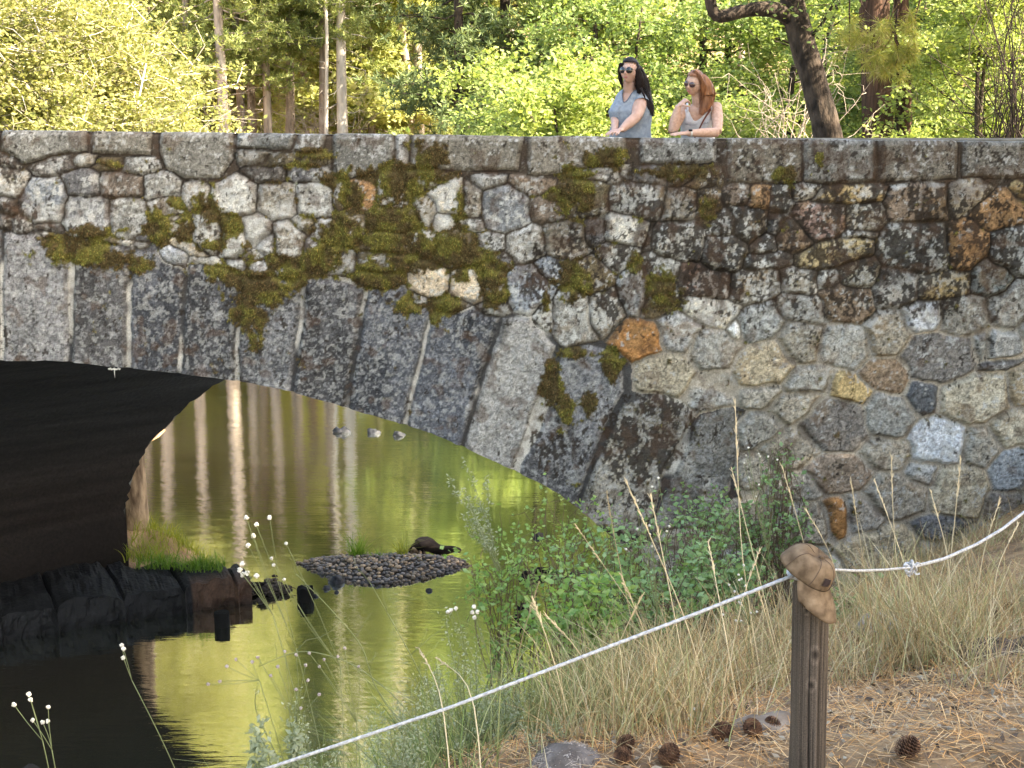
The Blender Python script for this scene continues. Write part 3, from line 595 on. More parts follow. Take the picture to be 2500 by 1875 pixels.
def zg(x, y, noise=True):
    x = np.asarray(x, float); y = np.asarray(y, float); sh = x.shape; x = x.ravel(); y = y.ravel()
    xc = np.clip(x, -30, 30); yc = np.clip(y, -10, 60)
    out = np.empty(len(x))
    for a in range(0, len(x), 60000):
        out[a:a+60000] = np.hypot(xc[a:a+60000, None]-CP_[None, :, 0], yc[a:a+60000, None]-CP_[None, :, 1]) @ Wc+1.5
    far = np.hypot(x-xc, y-yc); out = out+far*.12*np.where(y > 60, 1, .25)
    if noise: out = out+.07*(fbm(x*1.3, y*1.3, 201, 4)-.5)+.02*(fbm(x*7, y*7, 203, 3)-.5)
    return out.reshape(sh)
gx = np.concatenate([np.geomspace(-900, -32, 24), np.arange(-31, -7, .8), np.arange(-7, 7, .09), np.arange(7, 31, .8), np.geomspace(32, 900, 24)])
gy = np.concatenate([-np.geomspace(600, 11, 16), np.arange(-10, 3, .6), np.arange(3, 13.2, .09), np.arange(13.2, 62, .6), np.geomspace(63, 1200, 26)])
GX, GY = np.meshgrid(gx, gy, indexing='ij'); GZ = zg(GX, GY)
idg = np.arange(GX.size).reshape(GX.shape)
M_GR = mat_noise('forest soil', (.16, .10, .055), (.40, .26, .14), 3.5, .95, .8, 30, c3=(.46, .32, .18), bdist=.03)
tag(mkobj('ground', np.stack([GX, GY, GZ], -1).reshape(-1, 3), np.stack([idg[:-1, :-1], idg[1:, :-1], idg[1:, 1:], idg[:-1, 1:]], -1).reshape(-1, 4), M_GR), kind='structure')
def gpt(x, y, Y0=3.5, Y1=14):                 # where the sight line first meets the ground
    a, b, c = ray(x, y); t = np.linspace(Y0, Y1, 400)
    z = HCAM+c*t/b; g = zg(a*t/b, t, False); k = np.argmax(z < g)
    return Vector((a*t[k]/b, t[k], float(zg(a*t[k]/b, t[k]))))
# ================================================================ TREES
def unit(v): return v/(np.linalg.norm(v, axis=-1, keepdims=True)+1e-9)
def leaf_quads(mb, p, size, rng, flat=.5, asp=.5, c=None):
    n = len(p); d = unit(rng.normal(size=(n, 3))*np.array([1, 1, flat])); s = unit(np.cross(d, rng.normal(size=(n, 3))+np.array([0, 0, 1.2*(1-flat)])))
    sz = (np.asarray(size)*rng.uniform(.65, 1.25, n))[:, None] if np.ndim(size) == 0 else np.asarray(size)[:, None]
    nr = np.cross(d, s)
    V = np.stack([p, p+d*sz*.5+s*sz*asp*.5+nr*sz*.06, p+d*sz, p+d*sz*.45-s*sz*asp*.5+nr*sz*.06], 1)
    mb.add(V.reshape(-1, 3), np.arange(n*4).reshape(-1, 4), None, c)
def branch(rng, a, b, sag=.0, n=7, wob=.06):
    a = np.asarray(a, float); b = np.asarray(b, float); t = np.linspace(0, 1, n)[:, None]; L = np.linalg.norm(b-a)
    p = a+(b-a)*t; w = rng.normal(0, wob*L, (3, 3))
    for k in range(3): p = p+np.sin(t*math.pi*(k+1))*w[k]/(k+1)
    p[:, 2] += sag*L*4*(t[:, 0]*(1-t[:, 0])); return p
M_BARK_P = mat_noise('pine bark', (.18, .145, .12), (.46, .385, .32), 5, .95, .8, 18, stretch=(1, 1, .25), bdist=.04)
M_BARK_L = mat_noise('pale bark', (.36, .32, .27), (.60, .55, .47), 4, .9, .5, 18, stretch=(1, 1, .3), bdist=.02)
M_BARK_D = mat_noise('dark flaky bark', (.016, .012, .009), (.075, .056, .043), 9, .95, 1.0, 14, stretch=(1, 1, .45), bdist=.05)
M_BARK_R = mat_noise('red fibrous bark', (.035, .020, .014), (.11, .060, .042), 6, .95, .8, 20, stretch=(2.5, 2.5, .12), bdist=.05)
M_BARK_O = mat_noise('plated orange bark', (.12, .08, .05), (.42, .31, .20), 7, .9, 1.0, 10, stretch=(1, 1, .4), bdist=.05)
M_NEED = mat_leaf('pine needles', [(.16, .22, .07), (.25, .30, .09), (.34, .36, .14), (.20, .26, .10)], .35, tcol=(1.25, 1.2, .85))
M_NEEDD = mat_leaf('dark needles', [(.09, .13, .06), (.13, .18, .08), (.11, .15, .065), (.19, .23, .10)], .3, tcol=(1.3, 1.3, .8))
M_GOLD = mat_leaf('golden leaves', [(.20, .22, .07), (.29, .28, .09), (.16, .19, .06), (.38, .35, .16)], .4, tcol=(1.2, 1.2, .85))
M_GOLDL = mat_leaf('yellow green leaves', [(.30, .35, .12), (.40, .43, .15), (.48, .48, .21), (.33, .38, .14)], .4, tcol=(1.25, 1.2, .85))
M_GREEN = mat_leaf('fresh leaves', [(.11, .18, .06), (.17, .24, .08), (.25, .31, .11), (.14, .21, .07)], .4, tcol=(1.3, 1.3, .7))
M_LIME = mat_leaf('lime leaves', [(.19, .27, .08), (.28, .35, .11), (.36, .41, .15), (.23, .30, .09)], .4, tcol=(1.3, 1.3, .7))
def pine(name, seed, H, r0, h0, L0, mneed, mbark, dens=1.0, size=.17, label='', cat='pine tree', group=None, dead=0, lean=0.0, loc=None):
    rng = np.random.default_rng(seed); root = empty(name); tag(root, label, cat, group)
    tk = MB(); z = np.linspace(0, H, 16)
    ax = np.stack([lean*z+.10*np.sin(z*.3+seed), .08*np.cos(z*.23+seed)-.08, z], -1)
    tk.tube(ax, r0*(1-z/H*.9)*(1+.25*np.exp(-z*2)), 10)
    cr = MB(); h = h0*.35
    def axis(h): return np.array([np.interp(h, z, ax[:, 0]), np.interp(h, z, ax[:, 1]), h])
    while h < h0+dead:                     # dead stubs and bare branches
        if rng.random() < .8:
            a = rng.uniform(0, 6.28); L = rng.uniform(.4, 1.6); A = axis(h)
            e = A+np.array([math.cos(a)*L, math.sin(a)*L, -rng.uniform(-.1, .5)*L]); pp = branch(rng, A, e, -.08, 5, .1); tk.tube(pp, np.linspace(.022, .006, 5), 4)
            for _ in range(3):
                q = pp[rng.integers(2, 5)]; tk.tube(branch(rng, q, q+rng.normal(0, .3, 3), 0, 3), np.linspace(.008, .003, 3), 3)
        h += rng.uniform(.12, .4)
    h = h0
    while h < H-.3:
        f = (h-h0)/(H-h0); L = L0*(1-f)**.7*(.55+.45*min(1, f*5+.3))
        for k in range(rng.integers(3, 5)):
            if rng.random() > dens: continue
            a = rng.uniform(0, 6.28); l = L*rng.uniform(.6, 1.15); A = axis(h)
            e = A+np.array([math.cos(a)*l, math.sin(a)*l, l*rng.uniform(-.25, .25)])
            pp = branch(rng, A, e, -.05, 6, .06); tk.tube(pp, np.linspace(.035, .008, 6), 4)
            nc = int(7+l*9)
            t = rng.uniform(.3, 1.02, nc); base = A+(e-A)*t[:, None]; base = np.stack([np.interp(t, np.linspace(0, 1, 6), pp[:, i]) for i in range(3)], -1)
            side = rng.normal(0, .22+.05*l, (nc, 3))*np.array([1, 1, .45]); c0 = base+side
            # each clump: spray of needles
            m = 13; c_ = np.repeat(c0, m, 0); d = unit(rng.normal(size=(nc*m, 3))+np.array([0, 0, .35])); s = unit(np.cross(d, rng.normal(size=(nc*m, 3))))
            ln = rng.uniform(.7, 1.15, nc*m)[:, None]*size; wd = .021+.0*ln
            V = np.stack([c_-s*wd, c_+s*wd, c_+d*ln+s*wd*.5, c_+d*ln-s*wd*.5], 1).reshape(-1, 3)
            cr.add(V, np.arange(nc*m*4).reshape(-1, 4))
        h += rng.uniform(.28, .55)
    tk.build('trunk', mbark, root); cr.build('crown', mneed, root, False); return root
def leafy(name, seed, H, R, z0, nl, size, mleaf, mbark, r0=.12, stems=1, label='', cat='tree', group=None, twigs=9, ntw=7, flat=.55, sp=.13):
    rng = np.random.default_rng(seed); root = empty(name); tag(root, label, cat, group); tk = MB(); cr = MB()
    tips = []
    for s in range(stems):
        top = np.array([rng.normal(0, R*.22*(stems > 1)), rng.normal(0, R*.22*(stems > 1)), H*rng.uniform(.75, .92)])
        pp = branch(rng, (rng.normal(0, .12*(stems > 1)), rng.normal(0, .12*(stems > 1)), -.2), top, 0, 12, .035); rad = np.linspace(r0, r0*.15, 12); tk.tube(pp, rad, 8)
        for k in range(twigs*2):
            t = rng.uniform(z0/H*.8, .98); i = t*11; a0 = np.array([np.interp(i, range(12), pp[:, j]) for j in range(3)])
            a = rng.uniform(0, 6.28); rr_ = R*rng.uniform(.55, 1.05)*math.sqrt(max(.08, 1-(max(0, t-.35)/.68)**2))
            e = np.array([math.cos(a)*rr_, math.sin(a)*rr_, a0[2]+rng.uniform(-.05, .30)*rr_*1.5]); e[:2] += a0[:2]*.5
            bp = branch(rng, a0, e, .04, 8, .07); br0 = max(.012, rad[int(i)]*.4); tk.tube(bp, np.linspace(br0, .006, 8), 5)
            for m in range(ntw):
                q = bp[rng.integers(2, 8)]; e2 = q+rng.normal(0, 1, 3)*np.array([1, 1, .45])*R*.22+np.array([0, 0, .06*R]); tp = branch(rng, q, e2, .03, 5, .09); tk.tube(tp, np.linspace(.010, .003, 5), 3, cap=False); tips.append(tp)
    tips = np.array(tips); per = max(1, nl//len(tips)); T = rng.uniform(0, 4, (len(tips), per)); i0 = np.minimum(T.astype(int), 3); fr = (T-i0)[..., None]
    rows = np.arange(len(tips))[:, None]; pts = tips[rows, i0]*(1-fr)+tips[rows, i0+1]*fr
    pts = pts.reshape(-1, 3)+rng.normal(0, sp, (len(tips)*per, 3))*np.array([1, 1, .6])
    leaf_quads(cr, pts, size, rng, flat, .62)
    tk.build('trunk', mbark, root); cr.build('crown', mleaf, root, False); return root
def copy_tree(o, parent=None):
    c = o.copy(); COL.objects.link(c); c.parent = parent
    for ch in [x for x in bpy.data.objects if x.parent == o]: copy_tree(ch, c)
    return c
def place(o, loc, rz=0, s=1.0, label=None):
    o.location = loc; o.rotation_euler = (0, 0, rz); o.scale = (s, s, s)
    if label: o['label'] = label
    return o
def atpx(x, Y, dz=0): p = P(x, 150, Y); return Vector((p.x, Y, float(zg(p.x, Y, False))-.1+dz))
GP = 'pines on the far bank'
protoP = [pine('pine_tree', 21, 25, .30, 9.0, 2.6, M_NEED, M_BARK_P, .85, .2, 'x', group=GP), pine('pine_tree', 22, 24, .24, 8.0, 2.3, M_NEED, M_BARK_P, .9, .2, 'x', group=GP), pine('pine_tree', 23, 27, .26, 9.5, 2.9, M_NEEDD, M_BARK_P, .9, .2, 'x', group=GP),
          pine('pine_tree', 24, 26, .30, 9.5, 2.0, M_NEED, M_BARK_L, .75, .2, 'x', group=GP, dead=0), pine('pine_tree', 25, 19, .22, 2.5, 2.9, M_NEED, M_BARK_P, 1.0, .22, 'x', group=GP)]
spots = [(325, 44, 0, 24, 'straight pine with the thick trunk rising left of centre of the left bank foliage'), (470, 42, 0, 30, 'broad trunked pine with ragged grey bark and a reddish dead branch clump'),
 (575, 45, 1, 14, 'slim pine standing right of the broad ragged trunk'), (625, 47, 2, 16, 'dark slim pine in the shaded gap of the far bank'), (540, 50, 2, 18, 'shaded pine deep in the wood behind the slim pine'), (655, 52, 2, 10, 'thinnest dark pine deep in the wood'),
 (697, 46, 2, 22, 'brown trunked pine just left of the pale dead pole'), (738, 44.5, 3, 21, 'tall pale barked pine with bright foliage on its right'), (905, 52, 3, 11, 'thin pine with many bare side twigs right of the yellow green foliage'), (405, 43, 1, 12, 'slender pine behind the golden bushes with a pale lower trunk'),
 (512, 46, 1, 18, 'distant pine between two nearer trunks'), (805, 49, 4, 14, 'bright yellow green pine right of the pale barked trunk'), (880, 54, 4, 16, 'yellow green pine behind the thin twiggy pine'), (270, 47, 1, 16, 'pine half hidden behind golden foliage'),
 (150, 57, 0, 18, 'pine rising behind the golden bushes near the left edge'), (45, 52, 2, 18, 'dark pine at the left edge of the far bank'), (1010, 60, 2, 16, 'dark pine at the edge of the shaded evergreens'), (1160, 54, 2, 18, 'dark pine standing behind the bright leafy tree'),
 (1330, 50, 0, 14, 'pine behind the women, mostly hidden by leaves'), (1600, 58, 2, 16, 'dark pine far behind the leaning trunk'), (2120, 46, 1, 16, 'pine behind the bushes at the right edge'), (215, 72, 2, 16, 'farthest pine behind the golden bushes'), (780, 72, 2, 18, 'far dark pine behind the yellow green ones'), (430, 56, 4, 14, 'far pine showing between the pale trunk and the broad one')]
used = [False]*5
for i, (x, Y, v, wpx, lab) in enumerate(spots):
    o = protoP[v] if not used[v] else copy_tree(protoP[v]); used[v] = True
    r0 = [.30, .24, .26, .30, .22][v]; s = np.clip((wpx*Y/2958/2)/r0, .75, 1.25)
    place(o, atpx(x, Y), i*2.1, float(s), lab)
# pale dead pole
dp = MB(); p = atpx(705, 44); z = np.linspace(0, 17, 12); dp.tube(np.stack([.05*np.sin(z), .04*np.cos(z), z], -1), np.linspace(.075, .03, 12), 7)
rg_ = np.random.default_rng(5)
for k in range(16):
    a = rg_.uniform(0, 6.28); h = rg_.uniform(3, 16); dp.tube([(0, 0, h), (math.cos(a)*.25, math.sin(a)*.25, h+.03)], [.012, .004], 4)
o = dp.build('dead_tree', M_BARK_L); o.location = p; tag(o, 'thin pale dead tree pole standing bare beside the pale barked pine', 'dead tree')
# shaded evergreens in the middle
for i, (x, Y, s) in enumerate(((985, 40, 1), (1090, 43, 1.1))):
    if i == 0: e0 = pine('evergreen_tree', 31, 17, .24, 1.2, 3.4, M_NEEDD, M_BARK_D, 1.0, .2, 'x', 'evergreen tree', 'shaded evergreens'); o = e0
    else: o = copy_tree(e0)
    place(o, atpx(x, Y), i*2.0, s, ['dark shaded evergreen with drooping boughs right of the yellow green pines', 'dark bushy evergreen left of the bright leafy tree behind the parapet'][i])
# golden leafy trees on the far bank
gold0 = leafy('young_tree', 41, 9.5, 3.2, 5.2, 30000, .10, M_GOLD, M_BARK_L, .09, 4, 'x', group='golden leafed young trees', sp=.16)
for i, (x, Y, s, lab) in enumerate(((110, 24, .9, 'golden leafed young tree with pale forked stems at the far left'), (215, 24.5, .85, 'golden leafed young tree in front of the thick straight pine'), (-10, 23.5, .95, 'golden leafed young tree cut by the left edge'), (228, 25.5, .95, 'smallest golden leafed tree, left of the broad pine'), (180, 27, 1.0, 'tallest golden leafed tree behind the forked one'))):
    o = gold0 if i == 0 else copy_tree(gold0); place(o, atpx(x, Y), i*1.7, s, lab)
# fresh green trees behind the bridge on the right
gr0 = leafy('leafy_tree', 51, 9, 3.6, 1.0, 26000, .13, M_LIME, M_BARK_D, .12, 2, 'x', group='leafy trees behind the bridge', sp=.17)
gr1 = leafy('leafy_tree', 52, 10, 3.8, 1.2, 26000, .12, M_GREEN, M_BARK_D, .14, 2, 'x', group='leafy trees behind the bridge', sp=.17)
for i, (x, Y, v, s, lab) in enumerate(((1180, 30, 0, 1.0, 'bright lime green leafy tree left of the dark haired woman'), (1390, 33, 1, 1.05, 'green leafy tree directly behind the two women'), (1540, 29, 0, .8, 'lime green leafy bush low behind the red haired woman'), (1700, 34, 1, 1.1, 'green leafy tree behind the leaning dark trunk'),
   (1960, 31, 1, .85, 'green leafy tree behind the red barked trunk'), (2110, 27, 0, .75, 'lime green leafy tree right of the red barked trunk'), (2230, 30, 1, 1.0, 'green leafy tree at the right edge'), (1060, 36, 1, .75, 'low green leafy tree at the foot of the evergreens'), (1290, 40, 0, 1.3, 'tall lime green tree rising behind the women'), (1830, 40, 0, 1.3, 'tall lime green tree in the far background right of the leaning trunk'), (2080, 42, 1, 1.3, 'tall green tree far back on the right'), (1560, 43, 1, 1.4, 'tall green tree far behind the red haired woman'))):
    first = gr0 if v == 0 else gr1
    o = first if i in (0, 1) else copy_tree(first); q = atpx(x, Y); place(o, q, i*1.3+.4, s, lab)
# far wood closing the gaps
rg_ = np.random.default_rng(77); n = 90000
fx = rg_.uniform(-75, 70, n); fy = rg_.uniform(72, 105, n); fz = zg(fx, fy, False)+rg_.random(n)**1.0*(9+9*vn(fx*.15, fy*.15, 4))
fw = MB(); leaf_quads(fw, np.stack([fx, fy, fz], -1), .42, rg_, .6, .6)
tag(fw.build('distant_wood', M_NEED, None, False), 'hazy green wood closing the view behind the trunks', 'wood', kind='stuff')  # no haze volume; the brighter needle colour stands in for haze
# leaning dark trunk behind the bridge
rt = empty('leaning_tree', (0, 0, 0)); tag(rt, 'leaning tree with thick dark flaky trunk and a bent bare limb to the left', 'tree')
YL = 20.5
pts = [P(1815, 420, YL), P(1790, 300, YL), P(1772, 230, YL), P(1752, 150, YL), P(1728, 80, YL), P(1712, 20, YL), P(1700, -60, YL), P(1670, -180, YL), P(1690, -330, YL)]
pts = [Vector((pts[0].x+.1, YL, float(zg(pts[0].x, YL, False))-.2))]+pts
def resamp(p, n): 
    p = np.array([tuple(q) for q in p]); d = np.r_[0, np.cumsum(np.linalg.norm(np.diff(p, axis=0), axis=1))]; t = np.linspace(0, d[-1], n)
    out = np.stack([np.interp(t, d, p[:, i]) for i in range(3)], -1)
    for _ in range(3): out[1:-1] = (out[:-2]+2*out[1:-1]+out[2:])/4
    return out
def roughtube(mb, pts, rad, n=14, amp=.12, seed=0, fr=6):
    pts = np.asarray(pts); k0 = mb.n; mb.tube(pts, rad, n); V = mb.v[-1]; m = len(pts)
    ctr = np.repeat(pts, n, 0); d = V[:m*n]-ctr; th = np.tile(np.arange(n), m)/n*2*math.pi
    nz = fbm(np.cos(th)*1.6+V[:m*n, 2]*fr*.35+7, np.sin(th)*1.6+V[:m*n, 2]*fr*.2+V[:m*n, 0]*.7+3, seed, 3)-.5
    V[:m*n] = ctr+d*(1+nz[:, None]*amp*2)
mb = MB(); rp = resamp(pts, 46); roughtube(mb, rp, np.linspace(.26, .15, 46), 16, .2, 3, 9)
lp = resamp([P(1705, 40, YL), P(1690, 22, YL-.1), P(1640, 18, YL-.2), P(1590, 25, YL-.3), P(1555, 42, YL-.3), P(1538, 40, YL-.3), P(1536, 10, YL-.35), P(1525, -40, YL-.4), P(1490, -160, YL-.6)], 26); roughtube(mb, lp, np.linspace(.12, .05, 26), 10, .2, 5, 9)
rg_ = np.random.default_rng(9); tw = []
for k in range(9):
    q = lp[rg_.integers(12, 26)] if k % 2 else rp[rg_.integers(30, 46)]
    e = q+np.array([rg_.normal(0, 1.6), rg_.normal(0, 1.2), rg_.uniform(.3, 2.0)]); bp = branch(rg_, q, e, .05, 7); mb.tube(bp, np.linspace(.03, .008, 7), 5)
    for m in range(12):
        q2 = bp[rg_.integers(2, 7)]; tp = branch(rg_, q2, q2+rg_.normal(0, .55, 3), 0, 5); mb.tube(tp, np.linspace(.008, .002, 5), 3, cap=False); tw.append(tp)
mb.build('trunk', M_BARK_D, rt)
cr = MB(); tw = np.array(tw); pp = tw[rg_.integers(0, len(tw), 7000), rg_.integers(1, 5, 7000)]+rg_.normal(0, .12, (7000, 3)); leaf_quads(cr, pp, .09, rg_, .5, .6); cr.build('crown', M_GREEN, rt, False)
# red barked tree with the long needled bough
rt = empty('red_barked_tree'); tag(rt, 'tree with red fibrous trunk behind a hanging bough of long pale needles', 'conifer')
mb = MB(); YR = 28.0
for (xa, xb, w_, yy) in ((1898, 1890, .34, YR), (1955, 1948, .17, YR+.5)):
    pp = resamp([Vector((P(xa, 300, yy).x, yy, float(zg(P(xa, 300, yy).x, yy, False))-.2)), P(xa, 300, yy), P(xb, 60, yy), P(xb-10, -250, yy)], 26); roughtube(mb, pp, np.linspace(w_, w_*.8, 26), 14, .12, 8, 4)
YB = 19.0; stems = []
for (x0, y0, x1, y1) in ((1960, -60, 1925, 60), (1960, -60, 1890, 70), (1900, -80, 1850, 60), (1940, 20, 1945, 110), (1925, 60, 1930, 150), (1890, 70, 1880, 120), (1925, 60, 1900, 130), (1925, 60, 1960, 120), (1990, -40, 1975, 60), (1850, -40, 1835, 90)):
    bp = branch(rg_, P(x0, y0, YB), P(x1, y1, YB), 0, 6, .08); mb.tube(bp, np.linspace(.016, .006, 6), 5); stems.append(bp[-1])
mb.tube(resamp([P(1895, -90, YR-.3), P(1930, -100, 25), P(1960, -60, YB)], 12), np.linspace(.09, .02, 12), 6)
mb.build('trunk', M_BARK_R, rt)
cr = MB(); M_LONG = mat_leaf('long pale needles', [(.36, .36, .10), (.26, .31, .07), (.42, .36, .17), (.20, .27, .06)], .35)
for q in stems:
    for c in range(6):
        c0 = q+rg_.normal(0, .09, 3); m = 60; d = unit(rg_.normal(size=(m, 3))+np.array([0, 0, -.5])); s = unit(np.cross(d, rg_.normal(size=(m, 3)))); ln = rg_.uniform(.14, .23, m)[:, None]; wd = .0028
        mid = c0+d*ln*.5+np.array([0, 0, -.004]); e = c0+d*ln+np.array([0, 0, -.03])
        V = np.stack([c0-s*wd, c0+s*wd, mid+s*wd, mid-s*wd, e], 1).reshape(-1, 3); ii = np.arange(m)[:, None]*5
        cr.add(V, ii+np.array([[0, 1, 2, 3]]), ii+np.array([[3, 2, 4]]))
cr.build('crown', M_LONG, rt, False)
# bare twiggy bush at the right edge and behind the parapet
for i, (x, y0, Y, n, lab) in enumerate(((1700, 300, 24.5, 22, 'tangle of bare pale twigs behind the parapet by the leaning trunk'), (2190, 300, 20.0, 70, 'bare grey branches reaching up at the right edge'), (660, 290, 46, 60, 'bare twiggy bush among the far trunks'))):
    mb = MB(); b0 = P(x, y0+60, Y); rgb = np.random.default_rng(60+i)
    for k in range(n):
        H_ = rgb.uniform(.8, 2.6) if i != 1 else rgb.uniform(1.0, 3.6)
        e = np.array(tuple(b0))+np.array([rgb.normal(0, .9 if i != 2 else 2.2), rgb.normal(0, .5), H_]); bp = branch(rgb, np.array(tuple(b0))+rgb.normal(0, .25 if i != 2 else 1.2, 3)*np.array([1, 1, 0]), e, .06, 8, .08); mb.tube(bp, np.linspace(.010, .003, 8), 4, cap=False)
        for m in range(4):
            q = bp[rgb.integers(3, 8)]; mb.tube(branch(rgb, q, q+rgb.normal(0, .3, 3), 0, 5, .1), np.linspace(.006, .002, 5), 3, cap=False)
    o = mb.build('twiggy_bush', M_BARK_P if i != 1 else M_BARK_D); tag(o, lab, 'bush')
# sunlit trunk just beyond the left abutment
q = Vector((P(291, 1100, 18.7).x-.08, 18.7, .35)); mb = MB(); z = np.linspace(-.3, 4.6, 40)
roughtube(mb, np.stack([0*z, 0*z, z], -1), .27-.012*z, 16, .08, 12, 5)
for k in range(7):
    a = k*.9; mb.tube([(.2*math.cos(a), .2*math.sin(a), 4.5), (.17*math.cos(a), .17*math.sin(a), 4.75+.12*(k % 3))], [.07, .01], 5)
tag(mb.build('tree_snag', M_BARK_O, None, True), 'thick broken orange barked trunk at the water just beyond the dark abutment', 'tree trunk')
bpy.data.objects['tree_snag'].location = q
# broad tall trees of the far bank and unseen trees added to shade wall, slope and vault
big = leafy('tall_leafy_tree', 61, 22, 5.0, 7.0, 52000, .27, M_GOLDL, M_BARK_P, .26, 1, 'x', group='tall sunlit trees of the far bank', twigs=14, ntw=8, sp=.28)
for i, (x, Y, s_, lab) in enumerate(((60, 50, 1, 'tall sunlit yellow green tree far left above the golden bushes'), (390, 54, 1.05, 'tall sunlit yellow green tree behind the ragged grey trunk'), (640, 68, 1.1, 'tall sunlit yellow green tree deep behind the dead pole'), (830, 50, .95, 'tall sunlit yellow green tree right of the pale barked pine'), (-200, 47, 1.1, 'tall yellow green tree beyond the left edge'), (220, 64, 1.15, 'tall yellow green tree deep behind the golden bushes'), (1050, 66, 1.1, 'tall yellow green tree deep behind the dark evergreens'), (560, 78, 1.2, 'farthest tall yellow green tree in the middle of the wood'))):
    place(big if i == 0 else copy_tree(big), atpx(x, Y), i*1.9, s_, lab)
under = leafy('understory_tree', 62, 11, 4.2, 1.5, 26000, .2, M_GOLDL, M_BARK_P, .12, 2, 'x', group='bright understory trees of the far bank', twigs=10, ntw=7, sp=.24)
for i, (x, Y, s_, lab) in enumerate(((350, 54, 1.0, 'bright bushy tree between the two thickest left trunks'), (520, 58, 1.15, 'bright bushy tree seen between the slim trunks'), (640, 60, 1.0, 'bright bushy tree behind the thinnest dark trunk'), (760, 62, 1.15, 'bright bushy tree just right of the pale pine'), (170, 56, 1.1, 'bright bushy tree behind the left golden crowns'), (20, 55, 1.0, 'bright bushy tree behind the left edge'), (900, 66, 1.2, 'bright bushy tree behind the thin twiggy pine'), (450, 66, 1.2, 'far bright bushy tree left of the slim trunks'))):
    place(under if i == 0 else copy_tree(under), atpx(x, Y), i*2.3, s_, lab)
shade = leafy('unseen_shade_tree', 71, 13, 4.6, 3.5, 30000, .2, M_GREEN, M_BARK_D, .22, 1, 'x', group='unseen trees added for shade', twigs=12, ntw=8, sp=.25)
for i, (x, y, s_, lab) in enumerate(((11.5, 7.5, 1.25, 'unseen shade tree on the right bank by the end of the parapet'), (11, .5, 1.35, 'unseen shade tree on the right bank nearest the camera'), (15.5, 10.5, 1.5, 'unseen shade tree beside the right end of the bridge'), (17, 3, 1.6, 'tallest unseen shade tree, farthest right behind the path'), (13, -3.5, 1.5, 'unseen shade tree behind the camera on the right'), (20, 7.5, 1.6, 'unseen shade tree farthest right by the bridge approach'), (-13, 3, 1.1, 'unseen tall tree added for shade on the left bank upstream of the arch'), (-11, -4, 1.1, 'unseen tall tree added for shade on the left behind the camera'), (-16, 8, 1.0, 'unseen tree added for shade on the left bank near the bridge end'))):
    place(shade if i == 0 else copy_tree(shade), (x, y, float(zg(x, y, False))-.1), i*1.4, s_, lab)
# ================================================================ THINGS IN THE WATER
rg6 = np.random.default_rng(606)
M_BLACKW = mat_noise('wet black wood', (.003, .003, .003), (.010, .009, .008), 6, .9, .8, 22, stretch=(1, 1, .3), bdist=.02)
M_RIVROCK = mat_noise('blue grey river rock', (.008, .010, .014), (.032, .036, .046), 7, .6, .6, 25, bdist=.02)
M_DKROCK = mat_noise('wet dark rock', (.012, .013, .016), (.05, .052, .06), 9, .4, .6, 30, bdist=.02)
for i, (x, y, w_, h_, lab) in enumerate(((735, 934, .26, .13, 'blue grey rock breaking the water, leftmost of the far three'), (808, 936, .23, .12, 'pale pointed rock in the water, middle of the far three'), (861, 941, .22, .09, 'low flat rock in the water, rightmost of the far three'))):
    g = G(x, y); mb = MB(); mb.blob((0, 0, -.02), (w_*.62, w_*.5, h_*.9), 14, 9, .45, i+20, fr=2.2); mb.blob((w_*.35, .05, -.01), (w_*.25, w_*.2, h_*.5), 10, 7, .3, i+30)
    o = mb.build('river_rock', M_RIVROCK); o.location = g; tag(o, lab, 'rock', 'rocks in the open water')
for i, (x, y, w_, h_, lab) in enumerate(((705, 1272, .12, .04, 'small dark rock between the broken piling and the gravel bar'), (727, 1280, .07, .03, 'tiny dark rock just right of the broken piling'), (927, 1277, .09, .04, 'tiny dark rock in front of the right part of the gravel bar'), (1163, 1160, .16, .09, 'grey rock poking out of the water behind the shrub leaves'), (682, 1288, .10, .03, 'small wet rock touching the broken piling'), (728, 1258, .24, .10, 'dark wet boulder at the front left edge of the gravel bar'), (1255, 1240, .3, .05, 'flat pale rock awash right of the sunken log'))):
    g = G(x, y); mb = MB(); mb.blob((0, 0, 0), (w_*.5, w_*.4, h_), 12, 8, .3, i+50, fr=1.5)
    o = mb.build('river_rock', M_DKROCK if i not in (3, 6) else M_RIVROCK); o.location = g; tag(o, lab, 'rock', 'small rocks around the gravel bar')
# pilings
def piling(x, y, wpx, h, lab, rough=0, lean=0):
    g = G(x, y); d = g.length; r = wpx*.5*math.hypot(g.y, HCAM)/2958*.97; mb = MB(); n = 14; z = np.concatenate([np.linspace(-.6, h*.97, 9), [h]]); th = np.arange(n)/n*2*math.pi; rings = []
    for j, zz in enumerate(z):
        rr_ = r*(1+.12*(vn(np.cos(th)*2+5, np.sin(th)*2+zz*3, 9)-.5)*(1+3*rough))*(1 if j < 9 else .86)
        rings.append(np.stack([rr_*np.cos(th)+lean*zz, rr_*np.sin(th), zz+0*th+(0 if j < 8 else rough*.10*(vn(np.cos(th)*3+1, np.sin(th)*3, 4)-.5))], -1))
    mb.loft(rings); o = mb.build('piling', M_BLACKW); o.location = g; tag(o, lab, 'piling', 'old pilings in the river'); return o
piling(480, 1353, 33, .19, 'straight cut black piling standing alone near the ledge')
piling(661, 1297, 34, .16, 'rough topped black piling left of the gravel bar', 1.0)
piling(1128, 1337, 32, .16, 'leaning black piling half hidden by the shrub', 1.0, .25)
